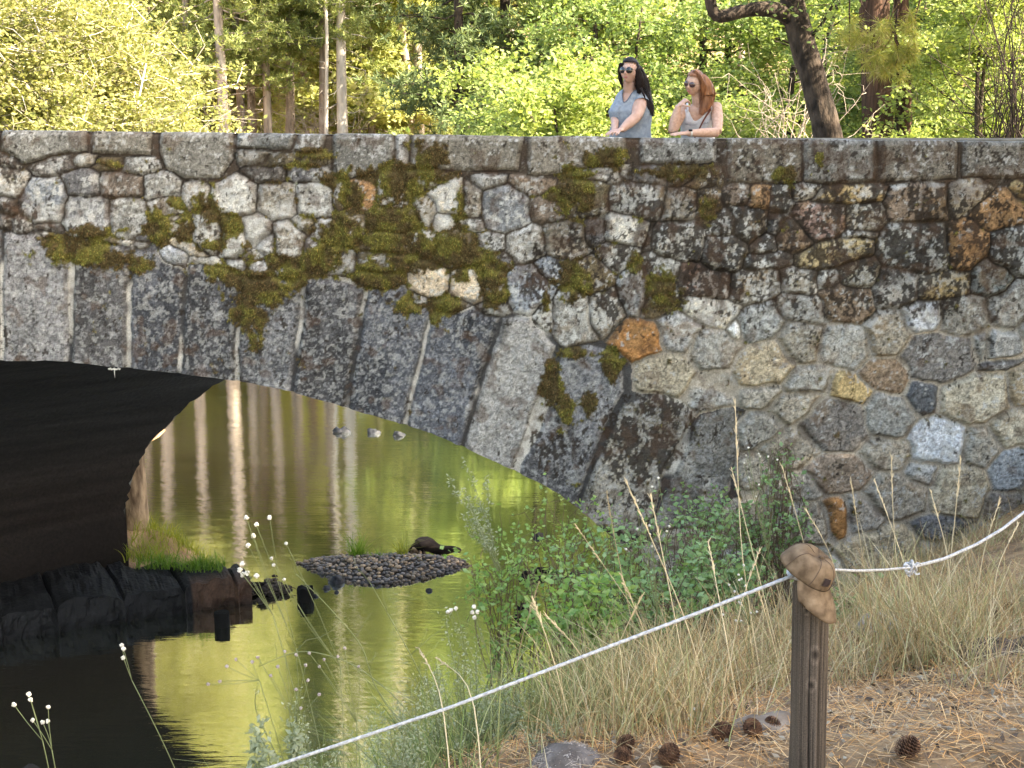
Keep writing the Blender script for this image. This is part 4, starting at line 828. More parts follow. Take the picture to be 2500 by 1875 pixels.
# sunken curved log
g = G(1172, 1250); mb = MB(); t = np.linspace(0, 1, 14); pts = np.stack([-.30+.62*t, .16*np.sin(t*3.1), .035+.03*np.sin(t*4)], -1); roughtube(mb, pts, .05-.02*np.abs(t-.4), 8, .2, 4, 12)
pts = np.stack([-.30+.30*t, -.02-.10*np.sin(t*3.1), .02+.01*t], -1); roughtube(mb, pts, .04, 8, .2, 6, 12)
o = mb.build('sunken_log', M_BLACKW); o.location = g; tag(o, 'curved black waterlogged wood lying in the water below the shrub', 'log')
# gravel bar
outl = [(640, 1217), (700, 1203), (770, 1199), (860, 1197), (940, 1200), (990, 1206), (1020, 1222), (985, 1236), (940, 1247), (880, 1262), (820, 1268), (755, 1262), (715, 1250), (672, 1234)]
og = np.array([tuple(G(x, y))[:2] for x, y in outl]); oc = og.mean(0)
def inpoly(x, y, p):
    r = np.zeros(np.shape(x), bool)
    for j in range(len(p)):
        a, b_ = p[j], p[(j+1) % len(p)]; r ^= ((a[1] > y) != (b_[1] > y)) & (x < (b_[0]-a[0])*(y-a[1])/(b_[1]-a[1]+1e-12)+a[0])
    return r
def dpoly(x, y, p):
    d = np.full(np.shape(x), 9.)
    for j in range(len(p)):
        a, b_ = p[j], p[(j+1) % len(p)]; e = b_-a; t = np.clip(((x-a[0])*e[0]+(y-a[1])*e[1])/(e@e), 0, 1); d = np.minimum(d, np.hypot(x-a[0]-t*e[0], y-a[1]-t*e[1]))
    return d
mb = MB(); pebs = []
lo, hi = og.min(0), og.max(0)
for _ in range(16000):
    if len(pebs) > 1100: break
    x, y = rg6.uniform(lo, hi)
    if not inpoly(np.array(x), np.array(y), og): continue
    d = float(dpoly(np.array(x), np.array(y), og)); r = rg6.uniform(.022, .055)
    if any((x-a)**2+(y-b_)**2 < ((r+c)*.72)**2 for a, b_, c in pebs[-1200:]): continue
    pebs.append((x, y, r)); z = min(.13, d*.28)+rg6.uniform(-.01, .015)
    rightback = (x-oc[0])*.5+(y-oc[1])*.6
    k = rg6.random(); c = np.array([.17, .16, .155]) if k < .55 else (np.array([.28, .23, .18]) if k < .8 else np.array([.36, .27, .18]))
    if rightback > .45: c = c*1.25+np.array([.05, .02, 0])  # right rear pebbles brighter and warmer: sunlight put into their colour
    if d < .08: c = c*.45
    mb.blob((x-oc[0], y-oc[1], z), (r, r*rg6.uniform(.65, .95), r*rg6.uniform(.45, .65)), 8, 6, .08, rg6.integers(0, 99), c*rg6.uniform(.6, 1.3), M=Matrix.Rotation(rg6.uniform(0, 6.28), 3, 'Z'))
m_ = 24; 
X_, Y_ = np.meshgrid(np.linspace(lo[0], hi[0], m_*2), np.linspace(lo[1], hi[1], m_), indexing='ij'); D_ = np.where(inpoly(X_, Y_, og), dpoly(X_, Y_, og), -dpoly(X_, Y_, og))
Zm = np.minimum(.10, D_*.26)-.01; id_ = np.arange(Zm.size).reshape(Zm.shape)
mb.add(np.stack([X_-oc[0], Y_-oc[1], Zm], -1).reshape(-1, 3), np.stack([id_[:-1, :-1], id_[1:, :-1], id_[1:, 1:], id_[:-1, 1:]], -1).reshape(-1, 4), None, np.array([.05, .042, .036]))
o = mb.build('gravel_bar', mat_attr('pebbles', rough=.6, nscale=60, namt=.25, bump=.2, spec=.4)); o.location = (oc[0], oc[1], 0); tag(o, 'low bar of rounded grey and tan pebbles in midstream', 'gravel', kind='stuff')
# driftwood on the bar
g = G(905, 1202); mb = MB(); t = np.linspace(0, 1, 26); rt = empty('driftwood_log', g); tag(rt, 'dark weathered driftwood log with a broken pale root end on the gravel bar', 'log')
pts = np.stack([-.02+.62*t, .05*np.sin(t*5)+.1*t, .17-.11*t+.025*np.sin(t*9)], -1); roughtube(mb, pts, np.interp(t, [0, .2, .5, .8, 1], [.085, .10, .075, .05, .028]), 16, .55, 9, 22)
pts = np.stack([-.0-.14*t, -.02*t, .17-.09*t], -1); roughtube(mb, pts, np.interp(t, [0, 1], [.075, .035]), 8, .3, 3, 14)
pts = np.stack([.05+.05*t, -.10*t, .10-.06*t], -1); roughtube(mb, pts, .03, 6, .3, 3, 14)
mb.build('log_body', mat_noise('weathered driftwood', (.015, .012, .011), (.09, .065, .05), 9, .9, 1, 20, stretch=(.3, 1, 1), bdist=.02), rt)
mb = MB(); mb.blob((-.06, -.06, .09), (.055, .035, .07), 12, 8, .3, 4); mb.blob((.02, -.07, .06), (.03, .03, .05), 10, 7, .3, 8); mb.build('broken_face', mat_noise('pale rotten wood', (.10, .07, .045), (.42, .32, .22), 12, .9, 1, 30), rt)
# debris spit off the ledge
mb = MB(); a_, b_ = G(545, 1283), G(615, 1274)
for k in range(150):
    t = rg6.random()**.8; p = a_.lerp(b_, t); s_ = (1-t)*.28+.04; c = rg6.choice([.02, .035, .06, .10])
    mb.blob((p.x+rg6.normal(0, .5)*s_-a_.x, p.y+rg6.normal(0, .6)*s_-a_.y, rg6.uniform(0, .16)*(1-t)+.01), np.array([.05, .035, .025])*rg6.uniform(.6, 1.6), 8, 6, .3, k, (c, c*.8, c*.65))
for k in range(70):
    t = rg6.random(); p = a_.lerp(b_, t)-a_; q = np.array([p.x+rg6.normal(0, .12), p.y+rg6.normal(0, .12), .04+.12*(1-t)*rg6.random()]); e = q+rg6.normal(0, .08, 3)*np.array([1, 1, .3]); c = rg6.choice([.03, .08, .16]); mb.tube([q, e], [.006, .003], 4, c=(c, c*.75, c*.5))
o = mb.build('debris', mat_attr('debris', rough=.8, bump=.3)); o.location = a_; tag(o, 'spit of dark stones and sticks running off the end of the ledge', 'debris', kind='stuff')
# ---------------------------------------------------------------- grasses on the ledge and the bar
def blades(mb, p0, h, rng, lean=.25, curve=.35, wd=.006, c=None, seg=4, azim=None):
    n = len(p0); h = np.broadcast_to(h, (n,)); az = rng.uniform(0, 6.283, n) if azim is None else azim; ln = np.abs(rng.normal(0, lean, n)); cv = np.abs(rng.normal(0, curve, n))
    t = np.linspace(0, 1, seg+1)[None, :]; r = h[:, None]*(ln[:, None]*t+cv[:, None]*t**2.2); z = h[:, None]*t*(1-.35*(cv[:, None]*t)**1.2)
    x = p0[:, 0:1]+np.cos(az)[:, None]*r; y = p0[:, 1:2]+np.sin(az)[:, None]*r; z = p0[:, 2:3]+z
    sa = az+rng.uniform(-1.9, 1.9, n); w_ = (wd*rng.uniform(.6, 1.3, n))[:, None]*(1-t)**.6; w_ = np.maximum(w_, .0006)
    L_ = np.stack([x-np.sin(sa)[:, None]*w_, y+np.cos(sa)[:, None]*w_, z], -1); R_ = np.stack([x+np.sin(sa)[:, None]*w_, y-np.cos(sa)[:, None]*w_, z], -1)
    V = np.stack([L_, R_], 2).reshape(n, -1, 3); m = (seg+1)*2; i = np.arange(n)[:, None]*m; F_ = np.concatenate([i+np.array([[2*k, 2*k+1, 2*k+3, 2*k+2]]) for k in range(seg)], 0)
    mb.add(V.reshape(-1, 3), F_, None, None if c is None else np.repeat(c, m, 0)); return np.stack([x[:, -1], y[:, -1], z[:, -1]], -1)
M_GRASSG = mat_leaf('green grass', [(.08, .18, .03), (.15, .28, .05), (.22, .32, .08)], .35)
M_GRASSY = mat_leaf('yellow green grass', [(.16, .22, .04), (.26, .30, .06), (.34, .34, .10)], .4)
for i, (x, y, z0, n, hh, sp_, mt, lab) in enumerate(((345, 1218, .42, 200, .20, .17, M_GRASSG, 'dark green grass tuft on the ledge, left of the two'), (440, 1225, .42, 260, .22, .16, M_GRASSG, 'thick green grass tuft on the ledge end, right of the two'), (312, 1205, .42, 110, .26, .14, M_GRASSY, 'tall yellow green grass at the foot of the broken orange trunk'), (395, 1222, .42, 100, .15, .14, M_GRASSG, 'low green grass in the gap between the two ledge tufts'),
   (772, 1205, .08, 130, .42, .07, M_GRASSG, 'tall green grass tuft on the left of the gravel bar'), (812, 1207, .08, 60, .22, .1, M_GRASSG, 'low sparse grass tuft in the middle of the gravel bar'), (870, 1203, .08, 70, .36, .04, M_GRASSY, 'bright upright grass tuft beside the driftwood log'))):
    g = G(x, y, z0); mb = MB(); p0 = np.stack([np.clip(rg6.normal(0, sp_, n), -1.6*sp_, 1.6*sp_), np.clip(rg6.normal(0, sp_*.7, n), -sp_, sp_), np.zeros(n)-.02], -1); blades(mb, p0, rg6.uniform(.4, 1.1, n)*hh, rg6, .3, .6, .007)
    o = mb.build('grass_tuft', mt, None, True); o.location = g; tag(o, lab, 'grass tuft', 'grass tufts by the river')

for i, (x, y, n, sp_, lab) in enumerate(((-4.95, 18.25, 260, .22, 'tall sunlit grass on the little shore in front of the broken trunk'), (-4.6, 18.6, 200, .2, 'yellow green grass at the tip of the little shore'), (-5.3, 18.9, 200, .3, 'sunlit grass behind the broken trunk'))):
    p0 = np.clip(np.stack([rg6.normal(0, sp_, n), rg6.normal(0, sp_, n), np.zeros(n)], -1), -1.4*sp_, 1.4*sp_); p0[:, 2] = zg(p0[:, 0]+x, p0[:, 1]+y)-zg(x, y)-.02; mb = MB(); blades(mb, p0, rg6.uniform(.10, .30, n), rg6, .3, .5, .006)
    o = mb.build('grass_tuft', M_GRASSY, None, True); o.location = (x, y, float(zg(x, y))); tag(o, lab, 'grass tuft', 'grass tufts by the river')
# ================================================================ PLANTS AND THINGS ON THE NEAR BANK
rg7 = np.random.default_rng(707)
def inframe_ground(n, xr, yr, f=None):
    x = rg7.uniform(*xr, n*4); y = rg7.uniform(*yr, n*4); z = zg(x, y)
    # projection, to keep plants where the photograph has them
    d = y*cp-(z-HCAM)*sp; u = (x/d*F+1250)/K; v = (937.5-((y*sp+(z-HCAM)*cp)/d)*F)/K
    k = f(x, y, z, u, v) if f else np.ones(len(x), bool)
    idx = np.flatnonzero(k)[:n]; return np.stack([x[idx], y[idx], z[idx]], -1), u[idx], v[idx]
# litter of needles, leaves and twigs
P_, u_, v_ = inframe_ground(30000, (-1.8, 5.6), (3.2, 12.3), lambda x, y, z, u, v: (z > .1) & (u > 700) & (u < 2350) & (rg7.random(len(x)) < np.clip(1.6-.16*y, .15, 1)))
mb = MB(); n = len(P_); az = rg7.uniform(0, 6.283, n); ln = rg7.uniform(.03, .085, n); d = np.stack([np.cos(az), np.sin(az), rg7.normal(0, .12, n)], -1)*ln[:, None]; s_ = np.stack([-np.sin(az), np.cos(az), 0*az], -1)*rg7.uniform(.0008, .0016, n)[:, None]
P_[:, 2] += rg7.uniform(.004, .022, n)
cl = np.array([[.66, .34, .12], [.44, .24, .10], [.74, .48, .23], [.22, .15, .10], [.54, .40, .24]])[rg7.integers(0, 5, n)]*rg7.uniform(.6, 1.3, (n, 1))
mb.add(np.stack([P_-d-s_, P_-d+s_, P_+d+s_, P_+d-s_], 1).reshape(-1, 3), np.arange(n*4).reshape(-1, 4), None, np.repeat(cl, 4, 0))
P_, u_, v_ = inframe_ground(5000, (-1.8, 5.6), (3.2, 9), lambda x, y, z, u, v: (u > 900) & (u < 2350) & (v > 1380))
P_[:, 2] += .012; m2 = MB(); n = len(P_); leaf_quads(m2, P_, .035, rg7, .25, .55); 
cl = np.array([[.30, .24, .17], [.20, .14, .09], [.38, .33, .25], [.12, .09, .07]])[rg7.integers(0, 4, n)]*rg7.uniform(.6, 1.2, (n, 1)); mb.add(m2.v[0], m2.q[0], None, np.repeat(cl, 4, 0))
tag(mb.build('needle_litter', mat_attr('needle litter', rough=.85, bump=0, namt=.15), None, False), 'pine needles, dead leaves and twigs scattered on the slope', 'litter', kind='stuff')
# dry grass
def gcol(n, pal, a=.7, b=1.25): return np.array(pal)[rg7.integers(0, len(pal), n)]*rg7.uniform(a, b, (n, 1))
STRAW = [(.60, .47, .26), (.70, .58, .37), (.50, .36, .19), (.48, .45, .23), (.44, .29, .14), (.36, .36, .16)]
GRN = [(.17, .24, .08), (.24, .29, .11), (.13, .20, .07), (.33, .34, .15)]
def dens(u, v):
    e = 1080+(2212-u)*.0; return u
m_grass = mat_attr('dry grass blades', rough=.7, bump=0, namt=.12)
mb = MB()
def fdry(x, y, z, u, v):
    c = fbm(x*1.7, y*1.7, 301, 3); w_ = ss(.42, .60, c+.10*(u > 1850)*(u < 2150)*(v < 1450))
    bare = (v > 1500) & (u > 1500) | (v > 1560) & (u > 1080)
    return (u > 1180) & (u < 2330) & (z > .35) & ~bare & (rg7.random(len(x)) < w_*np.where(v > 1450, .35, 1))
P_, u_, v_ = inframe_ground(5200, (.2, 5.8), (4.6, 12.2), fdry); blades(mb, P_, rg7.uniform(.10, .30, len(P_)), rg7, .35, .7, .0028, gcol(len(P_), STRAW, .55, 1.05))
# tall tufts
tc = []
for (x, y, k, hh) in ((1960, 1440, 300, .68), (2040, 1430, 300, .62), (2120, 1400, 160, .5), (1890, 1380, 240, .6), (2190, 1330, 110, .5), (1560, 1500, 260, .5), (1480, 1560, 260, .45), (1640, 1480, 240, .5), (1400, 1580, 240, .42), (1820, 1470, 160, .4), (1330, 1520, 200, .5), (2150, 1480, 140, .35), (1290, 1600, 160, .35), (1690, 1420, 200, .6)):
    g = gpt(x, y); q = np.array(tuple(g))+np.stack([rg7.normal(0, .13, k), rg7.normal(0, .13, k), np.zeros(k)-.01], -1); tc.append(g)
    blades(mb, q, rg7.uniform(.3, 1.0, k)*hh, rg7, .3, .45, .0026, gcol(k, STRAW, .7, 1.2))
tag(mb.build('dry_grass', m_grass, None, True), 'dry straw coloured grass covering the slope', 'grass', kind='stuff')
# green grass nearer the river
mb = MB()
def fgr(x, y, z, u, v): 
    return (u > 560) & (u < 1650) & (z > .15) & (v > 1150) & ~((v > 1600) & (u > 1080)) & (rg7.random(len(x)) < ss(1700, 1250, u)*ss(.3, .55, fbm(x*1.5, y*1.5, 311, 3)+.1))
P_, u_, v_ = inframe_ground(9000, (-2.6, 3.4), (3.6, 12.2), fgr); mixk = np.clip((u_-1000)/500, 0, 1)[:, None]
blades(mb, P_, rg7.uniform(.18, .5, len(P_)), rg7, .3, .6, .0030, gcol(len(P_), GRN)*(1-mixk)+gcol(len(P_), STRAW, .5, .9)*mixk)
for (x, y, k, hh) in ((1150, 1560, 260, .5), (1060, 1600, 260, .5), (980, 1640, 260, .5), (1220, 1480, 220, .5), (880, 1690, 240, .55), (1300, 1450, 220, .5), (1380, 1400, 180, .5), (760, 1740, 200, .6)):
    g = gpt(x, min(y, 1800), 3); q = np.array(tuple(g))+np.stack([rg7.normal(0, .18, k), rg7.normal(0, .18, k), np.zeros(k)-.01], -1); blades(mb, q, rg7.uniform(.3, 1.0, k)*hh, rg7, .35, .5, .0028, gcol(k, GRN if x < 1150 else GRN+STRAW))
tag(mb.build('green_grass', m_grass, None, True), 'green and yellowing grass on the bank above the river', 'grass', kind='stuff')
# tall seed stalks, each traced from root to tip
STALK = [((1545, 1560), (1480, 1330), (1355, 1045), 5.2), ((1500, 1560), (1440, 1240), (1405, 1068), 5.4), ((1400, 1500), (1330, 1180), (1310, 1060), 5.6), ((1650, 1500), (1600, 1200), (1588, 870), 6.2), ((1700, 1480), (1610, 1130), (1580, 1010), 6.4), ((1480, 1500), (1380, 1330), (1240, 1130), 5.2),
  ((1240, 1600), (1195, 1420), (1150, 1290), 4.9), ((1330, 1580), (1250, 1400), (1180, 1330), 4.9), ((1780, 1430), (1740, 1180), (1690, 1010), 7), ((1840, 1420), (1800, 1200), (1740, 1100), 7), ((1960, 1440), (1930, 1150), (1925, 985), 6.6), ((1990, 1440), (1960, 1230), (1890, 1040), 6.6), ((2030, 1430), (2060, 1150), (2075, 990), 6.6), ((2060, 1430), (2050, 1200), (2010, 1060), 6.6), ((2100, 1420), (2120, 1200), (2160, 1080), 6.6),
  ((1890, 1400), (1860, 1180), (1838, 1040), 7), ((1100, 1590), (1120, 1400), (1165, 1255), 5), ((1600, 1560), (1560, 1330), (1530, 1170), 5.6), ((1420, 1560), (1400, 1380), (1340, 1240), 5), ((2140, 1400), (2150, 1230), (2200, 1130), 6.8), ((1560, 1530), (1600, 1300), (1640, 1190), 5.8), ((1000, 1620), (960, 1500), (905, 1400), 4.8), ((1060, 1600), (1030, 1480), (940, 1420), 4.8), ((1700, 1500), (1660, 1350), (1640, 1280), 5.6), ((1300, 1560), (1330, 1400), (1385, 1290), 5.2)]
mb = MB()
for k, (a, b_, c, Y) in enumerate(STALK):
    g = gpt(a[0], a[1]); Ya = g.y; pts = resamp([g, P(b_[0], b_[1], (Ya+Y)/2), P(c[0], c[1], Y)], 12); cc_ = np.array([.66, .53, .33])*rg7.uniform(.8, 1.1)
    mb.tube(pts, np.linspace(.0026, .0016, 12), 4, c=cc_, cap=False)
    for j in range(26):
        t = rg7.uniform(.80, 1.0); q = pts[0]*0+np.array([np.interp(t*11, range(12), pts[:, i]) for i in range(3)]); dd = pts[-1]-pts[-2]; dd = dd/np.linalg.norm(dd); e = q+(dd+rg7.normal(0, .22, 3))*rg7.uniform(.012, .03); mb.tube([q, e], [.003, .001], 3, c=cc_*1.1, cap=False)
tag(mb.build('seed_stalks', m_grass, None, True), 'tall pale grass stalks with narrow seed heads rising over the slope', 'grass', kind='stuff')
# leafy shrubs below the wall
M_SNOW = mat_leaf('shrub leaves', [(.15, .27, .12), (.21, .35, .16), (.28, .42, .21), (.17, .31, .16)], .3)
M_SNOWL = mat_leaf('bright shrub leaves', [(.18, .34, .12), (.26, .42, .15), (.33, .46, .20)], .4)
M_TWIG = mat_noise('brown twigs', (.10, .07, .045), (.20, .15, .10), 8, .8, .3)
def shrub(x, y, Y, rx, rz, n, lab, seed, mt=None, ls=.054, zoff=None):
    rng = np.random.default_rng(seed); c = P(x, y, Y); z0 = float(zg(c.x, Y, False)); rt = empty('leafy_shrub', (c.x, Y, z0)); tag(rt, lab, 'shrub', 'leafy shrubs below the wall')
    st_ = MB(); lf = MB(); hz = c.z-z0; tips = []
    for k in range(26):
        a = rng.uniform(0, 6.28); r = rx*math.sqrt(rng.random()); e = np.array([math.cos(a)*r, math.sin(a)*r*.6, hz+rng.uniform(-.6, 1)*rz*math.sqrt(max(.05, 1-(r/rx)**2))])
        bp = branch(rng, rng.normal(0, .08, 3)*np.array([1, 1, 0]), e, .12, 9, .05); st_.tube(bp, np.linspace(.006, .002, 9), 4, cap=False)
        for m in range(5):
            q = bp[rng.integers(3, 9)]; tp = branch(rng, q, q+rng.normal(0, .13, 3), -.03, 5, .05); st_.tube(tp, np.linspace(.0025, .001, 5), 3, cap=False); tips.append(tp)
        tips.append(bp[4:])
    tips = np.array(tips); per = max(1, n//len(tips)); t = rng.integers(0, 5, (len(tips), per)); p = tips[np.arange(len(tips))[:, None], t].reshape(-1, 3)+rng.normal(0, .022, (len(tips)*per, 3)); leaf_quads(lf, p, ls, rng, .55, .68)
    st_.build('stems', M_TWIG, rt); lf.build('foliage', mt or M_SNOW, rt, False); return rt
shrub(1235, 1120, 11.2, .46, .20, 900, 'arching shrub spray over the water under the arch end', 1, M_SNOWL, .045)
shrub(1120, 1225, 9.6, .36, .28, 1200, 'bright leafy shrub leaning out over the river, leftmost of all', 2, M_SNOWL, .046)
shrub(1300, 1200, 9.8, .42, .28, 650, 'green shrub filling the foot of the arch', 3)
shrub(1440, 1160, 10.6, .50, .30, 750, 'dense green shrub against the arch springing stones', 4)
shrub(1530, 1110, 11.6, .50, .42, 700, 'tall dark shrub below the big wall stones', 5)
shrub(1660, 1120, 11.9, .42, .46, 850, 'tall dense shrub left of the cap', 6)
shrub(1690, 985, 12.1, .13, .12, 120, 'small leafy sprig high against the wall stones', 7)
shrub(1400, 1290, 8.6, .48, .30, 1000, 'leafy shrub in front of the dense ones, above the rope', 8)
shrub(1560, 1240, 9.6, .45, .30, 1300, 'shrub mixed with straw stalks left of the post', 9)
shrub(1235, 1320, 8.2, .38, .30, 1300, 'low leafy shrub at the waterline behind the leaning piling', 10, M_SNOWL)
shrub(1840, 1340, 9.0, .34, .16, 500, 'low grey green shrub right of the post', 11)
# silvery plants
M_SAGE = mat_leaf('silvery leaves', [(.24, .28, .16), (.32, .36, .22), (.42, .45, .32), (.20, .25, .13)], .3, tcol=(1.1, 1.15, .9))
def feathery(base, tip, Y, n, lab, seed, spread=.12, ls=.014, k=9, name='silvery_plant', mt=None):
    rng = np.random.default_rng(seed); a = P(base[0], base[1], Y); b_ = P(tip[0], tip[1], Y); rt = empty(name, a); tag(rt, lab, 'plant', 'silvery plants on the bank'); st_ = MB(); lf = MB(); pts = []
    for j in range(k):
        e = np.array(tuple(b_-a))*rng.uniform(.6, 1.0)+rng.normal(0, spread, 3); bp = branch(rng, rng.normal(0, .02, 3), e, .0, 14, .03); st_.tube(bp, np.linspace(.003, .0012, 14), 4, cap=False)
        t = rng.uniform(3, 13, n//k); i0 = np.minimum(t.astype(int), 12); q = bp[i0]+(bp[i0+1]-bp[i0])*(t-i0)[:, None]; pts.append(q+rng.normal(0, .012, q.shape))
    leaf_quads(lf, np.vstack(pts), ls, rng, .9, .45); st_.build('stems', m_stemg, rt); lf.build('foliage', mt or M_SAGE, rt, False)
m_stemg = mat_plain('green stem', (.16, .19, .08), .6)
feathery((1075, 1230), (985, 990), 8.6, 700, 'tall pale feathery plant standing against the water under the arch', 1, .10, .026, 8)
feathery((1030, 1600), (1010, 1420), 5.2, 1400, 'pale silvery plant with knobbly tips above the rope', 2, .09, .016, 16)
feathery((960, 1640), (930, 1440), 5.0, 900, 'silvery green plant left of the knobbly one', 3, .10, .015, 12)
feathery((640, 1760), (640, 1560), 4.4, 800, 'silvery dotted plant just above the bottom of the rope', 4, .09, .014, 14)
feathery((880, 1720), (870, 1560), 4.6, 900, 'grey green plant below the rope in the middle', 5, .10, .016, 12)
feathery((1090, 1620), (1110, 1480), 5.2, 700, 'dusty green plant right of the knobbly silvery one', 6, .09, .016, 10)
feathery((560, 1760), (545, 1530), 4.4, 260, 'thin willowy sprig with narrow leaves at the bottom left of the rope', 7, .04, .034, 3)
feathery((640, 1760), (590, 1500), 4.4, 240, 'willowy sprig with narrow leaves beside the water reflection', 8, .04, .034, 3)
feathery((1170, 1640), (1190, 1540), 4.9, 700, 'dusty plant at the left of the needle covered mound', 9, .08, .014, 10)
# pompom wildflowers
M_POM = mat_noise('white blossom', (.50, .47, .40), (.80, .78, .70), 60, .8, .6, 150); M_POMD = mat_noise('faded blossom', (.28, .23, .22), (.48, .42, .40), 60, .8, .6, 150)
def flowers(base, heads, Y, lab, seed, pale=True, hr=.010, mid=None, thin=.0010):
    rng = np.random.default_rng(seed); a = P(base[0], base[1], Y); rt = empty('wildflower', a); tag(rt, lab, 'wildflower', 'wildflowers with round heads'); st_ = MB()
    m_ = P(mid[0], mid[1], Y) if mid else None
    if m_: st_.tube(resamp([Vector((0, 0, 0)), (m_-a)*.5+Vector((.01, 0, 0)), m_-a], 9), [thin*1.4]*9, 5)
    for (x, y) in heads:
        h = P(x, y, Y+rng.normal(0, .03)); s0 = (m_-a) if m_ else Vector((0, 0, 0)); d = h-a-s0
        st_.tube(resamp([s0, s0+d*.5+Vector(rng.normal(0, .02, 3))*d.length, h-a], 9), [thin]*9, 4)
        hb = MB(); q = np.array(tuple(h-a))
        for k in range(16):
            dd = unit(rng.normal(size=3)+np.array([0, 0, .4])); hb.blob(q+dd*hr*.62, (hr*.42,)*3, 6, 5, .1, k)
        hb.blob(q, (hr*.7,)*3, 8, 6, .05, 1)
        hb.build('flower_head', M_POM if pale else M_POMD, rt)
    st_.build('stem', m_stemg, rt)
flowers((112, 1760), [(62, 1500), (66, 1512), (30, 1522)], 3.4, 'three white pompom flowers on one stem in the bottom left corner', 1, mid=(92, 1600), hr=.007)
flowers((122, 1760), [(104, 1528), (103, 1558), (92, 1560), (71, 1556)], 3.4, 'four white pompom flowers right of the leftmost ones', 2, mid=(112, 1620), hr=.0065)
flowers((420, 1760), [(263, 1394), (267, 1402), (266, 1421)], 4.2, 'three pale pompoms on a long leaning stem before the dark reflection', 3, mid=(285, 1470), hr=.008)
src = lambda x, y: ((250+x/2.212)/K, (1220+y/2.212)/K)
flowers((700, 1760), [src(*q) for q in ((757, 347), (743, 380), (757, 405), (783, 397), (832, 413))], 4.4, 'cluster of five white pompoms in front of the end of the ledge', 4, mid=(590, 1330), hr=.010)
flowers((720, 1770), [src(*q) for q in ((778, 97), (903, 97), (830, 135), (815, 195), (787, 248))], 4.4, 'five high pompoms floating over the trunk reflections', 5, mid=(640, 1400), hr=.009, thin=.0008)
flowers((740, 1770), [src(*q) for q in ((992, 237), (915, 318), (925, 355), (982, 433))], 4.5, 'four pompoms between the ledge and the gravel bar', 6, mid=(735, 1440), hr=.007, thin=.0009)
flowers((1080, 1600), [(974, 1318), (985, 1315), (968, 1322)], 4.9, 'three white pompoms low over the water, left pair of clusters', 7, mid=(1010, 1420), hr=.009)
flowers((1090, 1600), [(1024, 1311), (1031, 1322), (1020, 1323), (1025, 1334)], 4.9, 'four white pompoms just right of the lower water cluster', 8, mid=(1060, 1430), hr=.009)
flowers((620, 1760), [(560+rg7.normal(0, 1)*8, 1420), (615, 1408), (640, 1415), (660, 1437), (600, 1440), (665, 1470), (640, 1490), (585, 1460), (690, 1500), (650, 1530)], 4.5, 'faded grey pompoms crowding above the bottom stretch of rope', 9, False, .007, mid=(640, 1560))
flowers((640, 1760), [(545, 1430), (450, 1478), (475, 1472), (510, 1425), (490, 1440)], 4.5, 'faded grey pompoms on an arching stem over the yellow reflection', 10, False, .007, mid=(560, 1470))
flowers((760, 1770), [(668, 1411), (700, 1425), (730, 1418), (775, 1440), (690, 1440), (745, 1400)], 4.5, 'faded dots of blossom on thin stems in the middle of the yellow reflection', 11, False, .006, mid=(770, 1560))
flowers((1600, 1540), [(1600+rg7.normal(0, 22), 1260+rg7.normal(0, 45)) for _ in range(16)], 5.8, 'many tiny cream pompoms just left of the cap', 12, True, .006, mid=(1620, 1350))
flowers((1420, 1560), [(1395+rg7.normal(0, 30), 1130+rg7.normal(0, 50)) for _ in range(12)], 5.6, 'scattered white pompoms in front of the dense shrubs', 13, True, .006, mid=(1420, 1330))
flowers((1700, 1560), [(1650+rg7.normal(0, 20), 1000+rg7.normal(0, 40)) for _ in range(10)], 6.6, 'white dots of blossom high against the wall', 14, True, .006, mid=(1660, 1200))
flowers((1540, 1600), [(1500, 1531), (1493, 1545), (1487, 1553)], 4.9, 'three cream pompoms low in the middle grass', 15, True, .006, mid=(1510, 1580))
# long bare stems crossing the reflection
for i, (pts_, lab) in enumerate((([(1010, 1760), (940, 1620), (860, 1560), (800, 1470), (790, 1400), (700, 1300), (640, 1240)], 'long thin dark stem crossing the reflection up to the ledge'), ([(930, 1720), (900, 1580), (930, 1500), (880, 1400), (840, 1330), (800, 1260)], 'forked thin stem rising in front of the gravel bar'), ([(1000, 1740), (930, 1600), (850, 1500), (760, 1430), (650, 1400), (560, 1440)], 'arching thin stem bending left over the yellow water'))):
    Y = 4.6; g = P(pts_[0][0], pts_[0][1], Y); mb = MB(); pp = resamp([P(x, y, Y)-g for x, y in pts_], 30); mb.tube(pp, np.linspace(.003, .0011, 30), 5)
    for k in range(8): q = pp[rg7.integers(10, 30)]; mb.tube(branch(rg7, q, q+np.array([rg7.normal(0, .06), 0, rg7.uniform(.02, .12)]), 0, 5, .05), np.linspace(.0012, .0007, 5), 3)
    o = mb.build('plant_stem', m_stemg); o.location = g; tag(o, lab, 'plant')
# ---------------------------------------------------------------- post, rope and cap
YPo = 3.9; pt_ = P(1740, 1246, YPo); pb = P(1743, 1659, YPo); gz = float(zg(pb.x, YPo))
M_POST = mat_noise('weathered post', (.035, .026, .020), (.17, .135, .105), 6, .9, 1.0, 30, stretch=(9, 9, .35), bdist=.004, c3=(.26, .22, .18))
rt = empty('fence_post', (pb.x, YPo, gz)); tag(rt, 'weathered wooden rope post with the brown cap hung on its top', 'post')
mb = MB(); n = 120; th = np.arange(n)/n*2*math.pi; zt_ = pt_.z+.052-gz; rings = []; pcl = []
rq = np.random.default_rng(17); cracks = [(rq.uniform(0, 6.28), rq.uniform(-.2, .9), rq.uniform(.2, .7), rq.uniform(.02, .045), rq.uniform(.001, .0035)) for _ in range(34)]+[(4.55, -.3, 1.6, .05, .007), (5.15, .3, 1.0, .04, .003), (4.05, -.3, 1.0, .03, .003)]
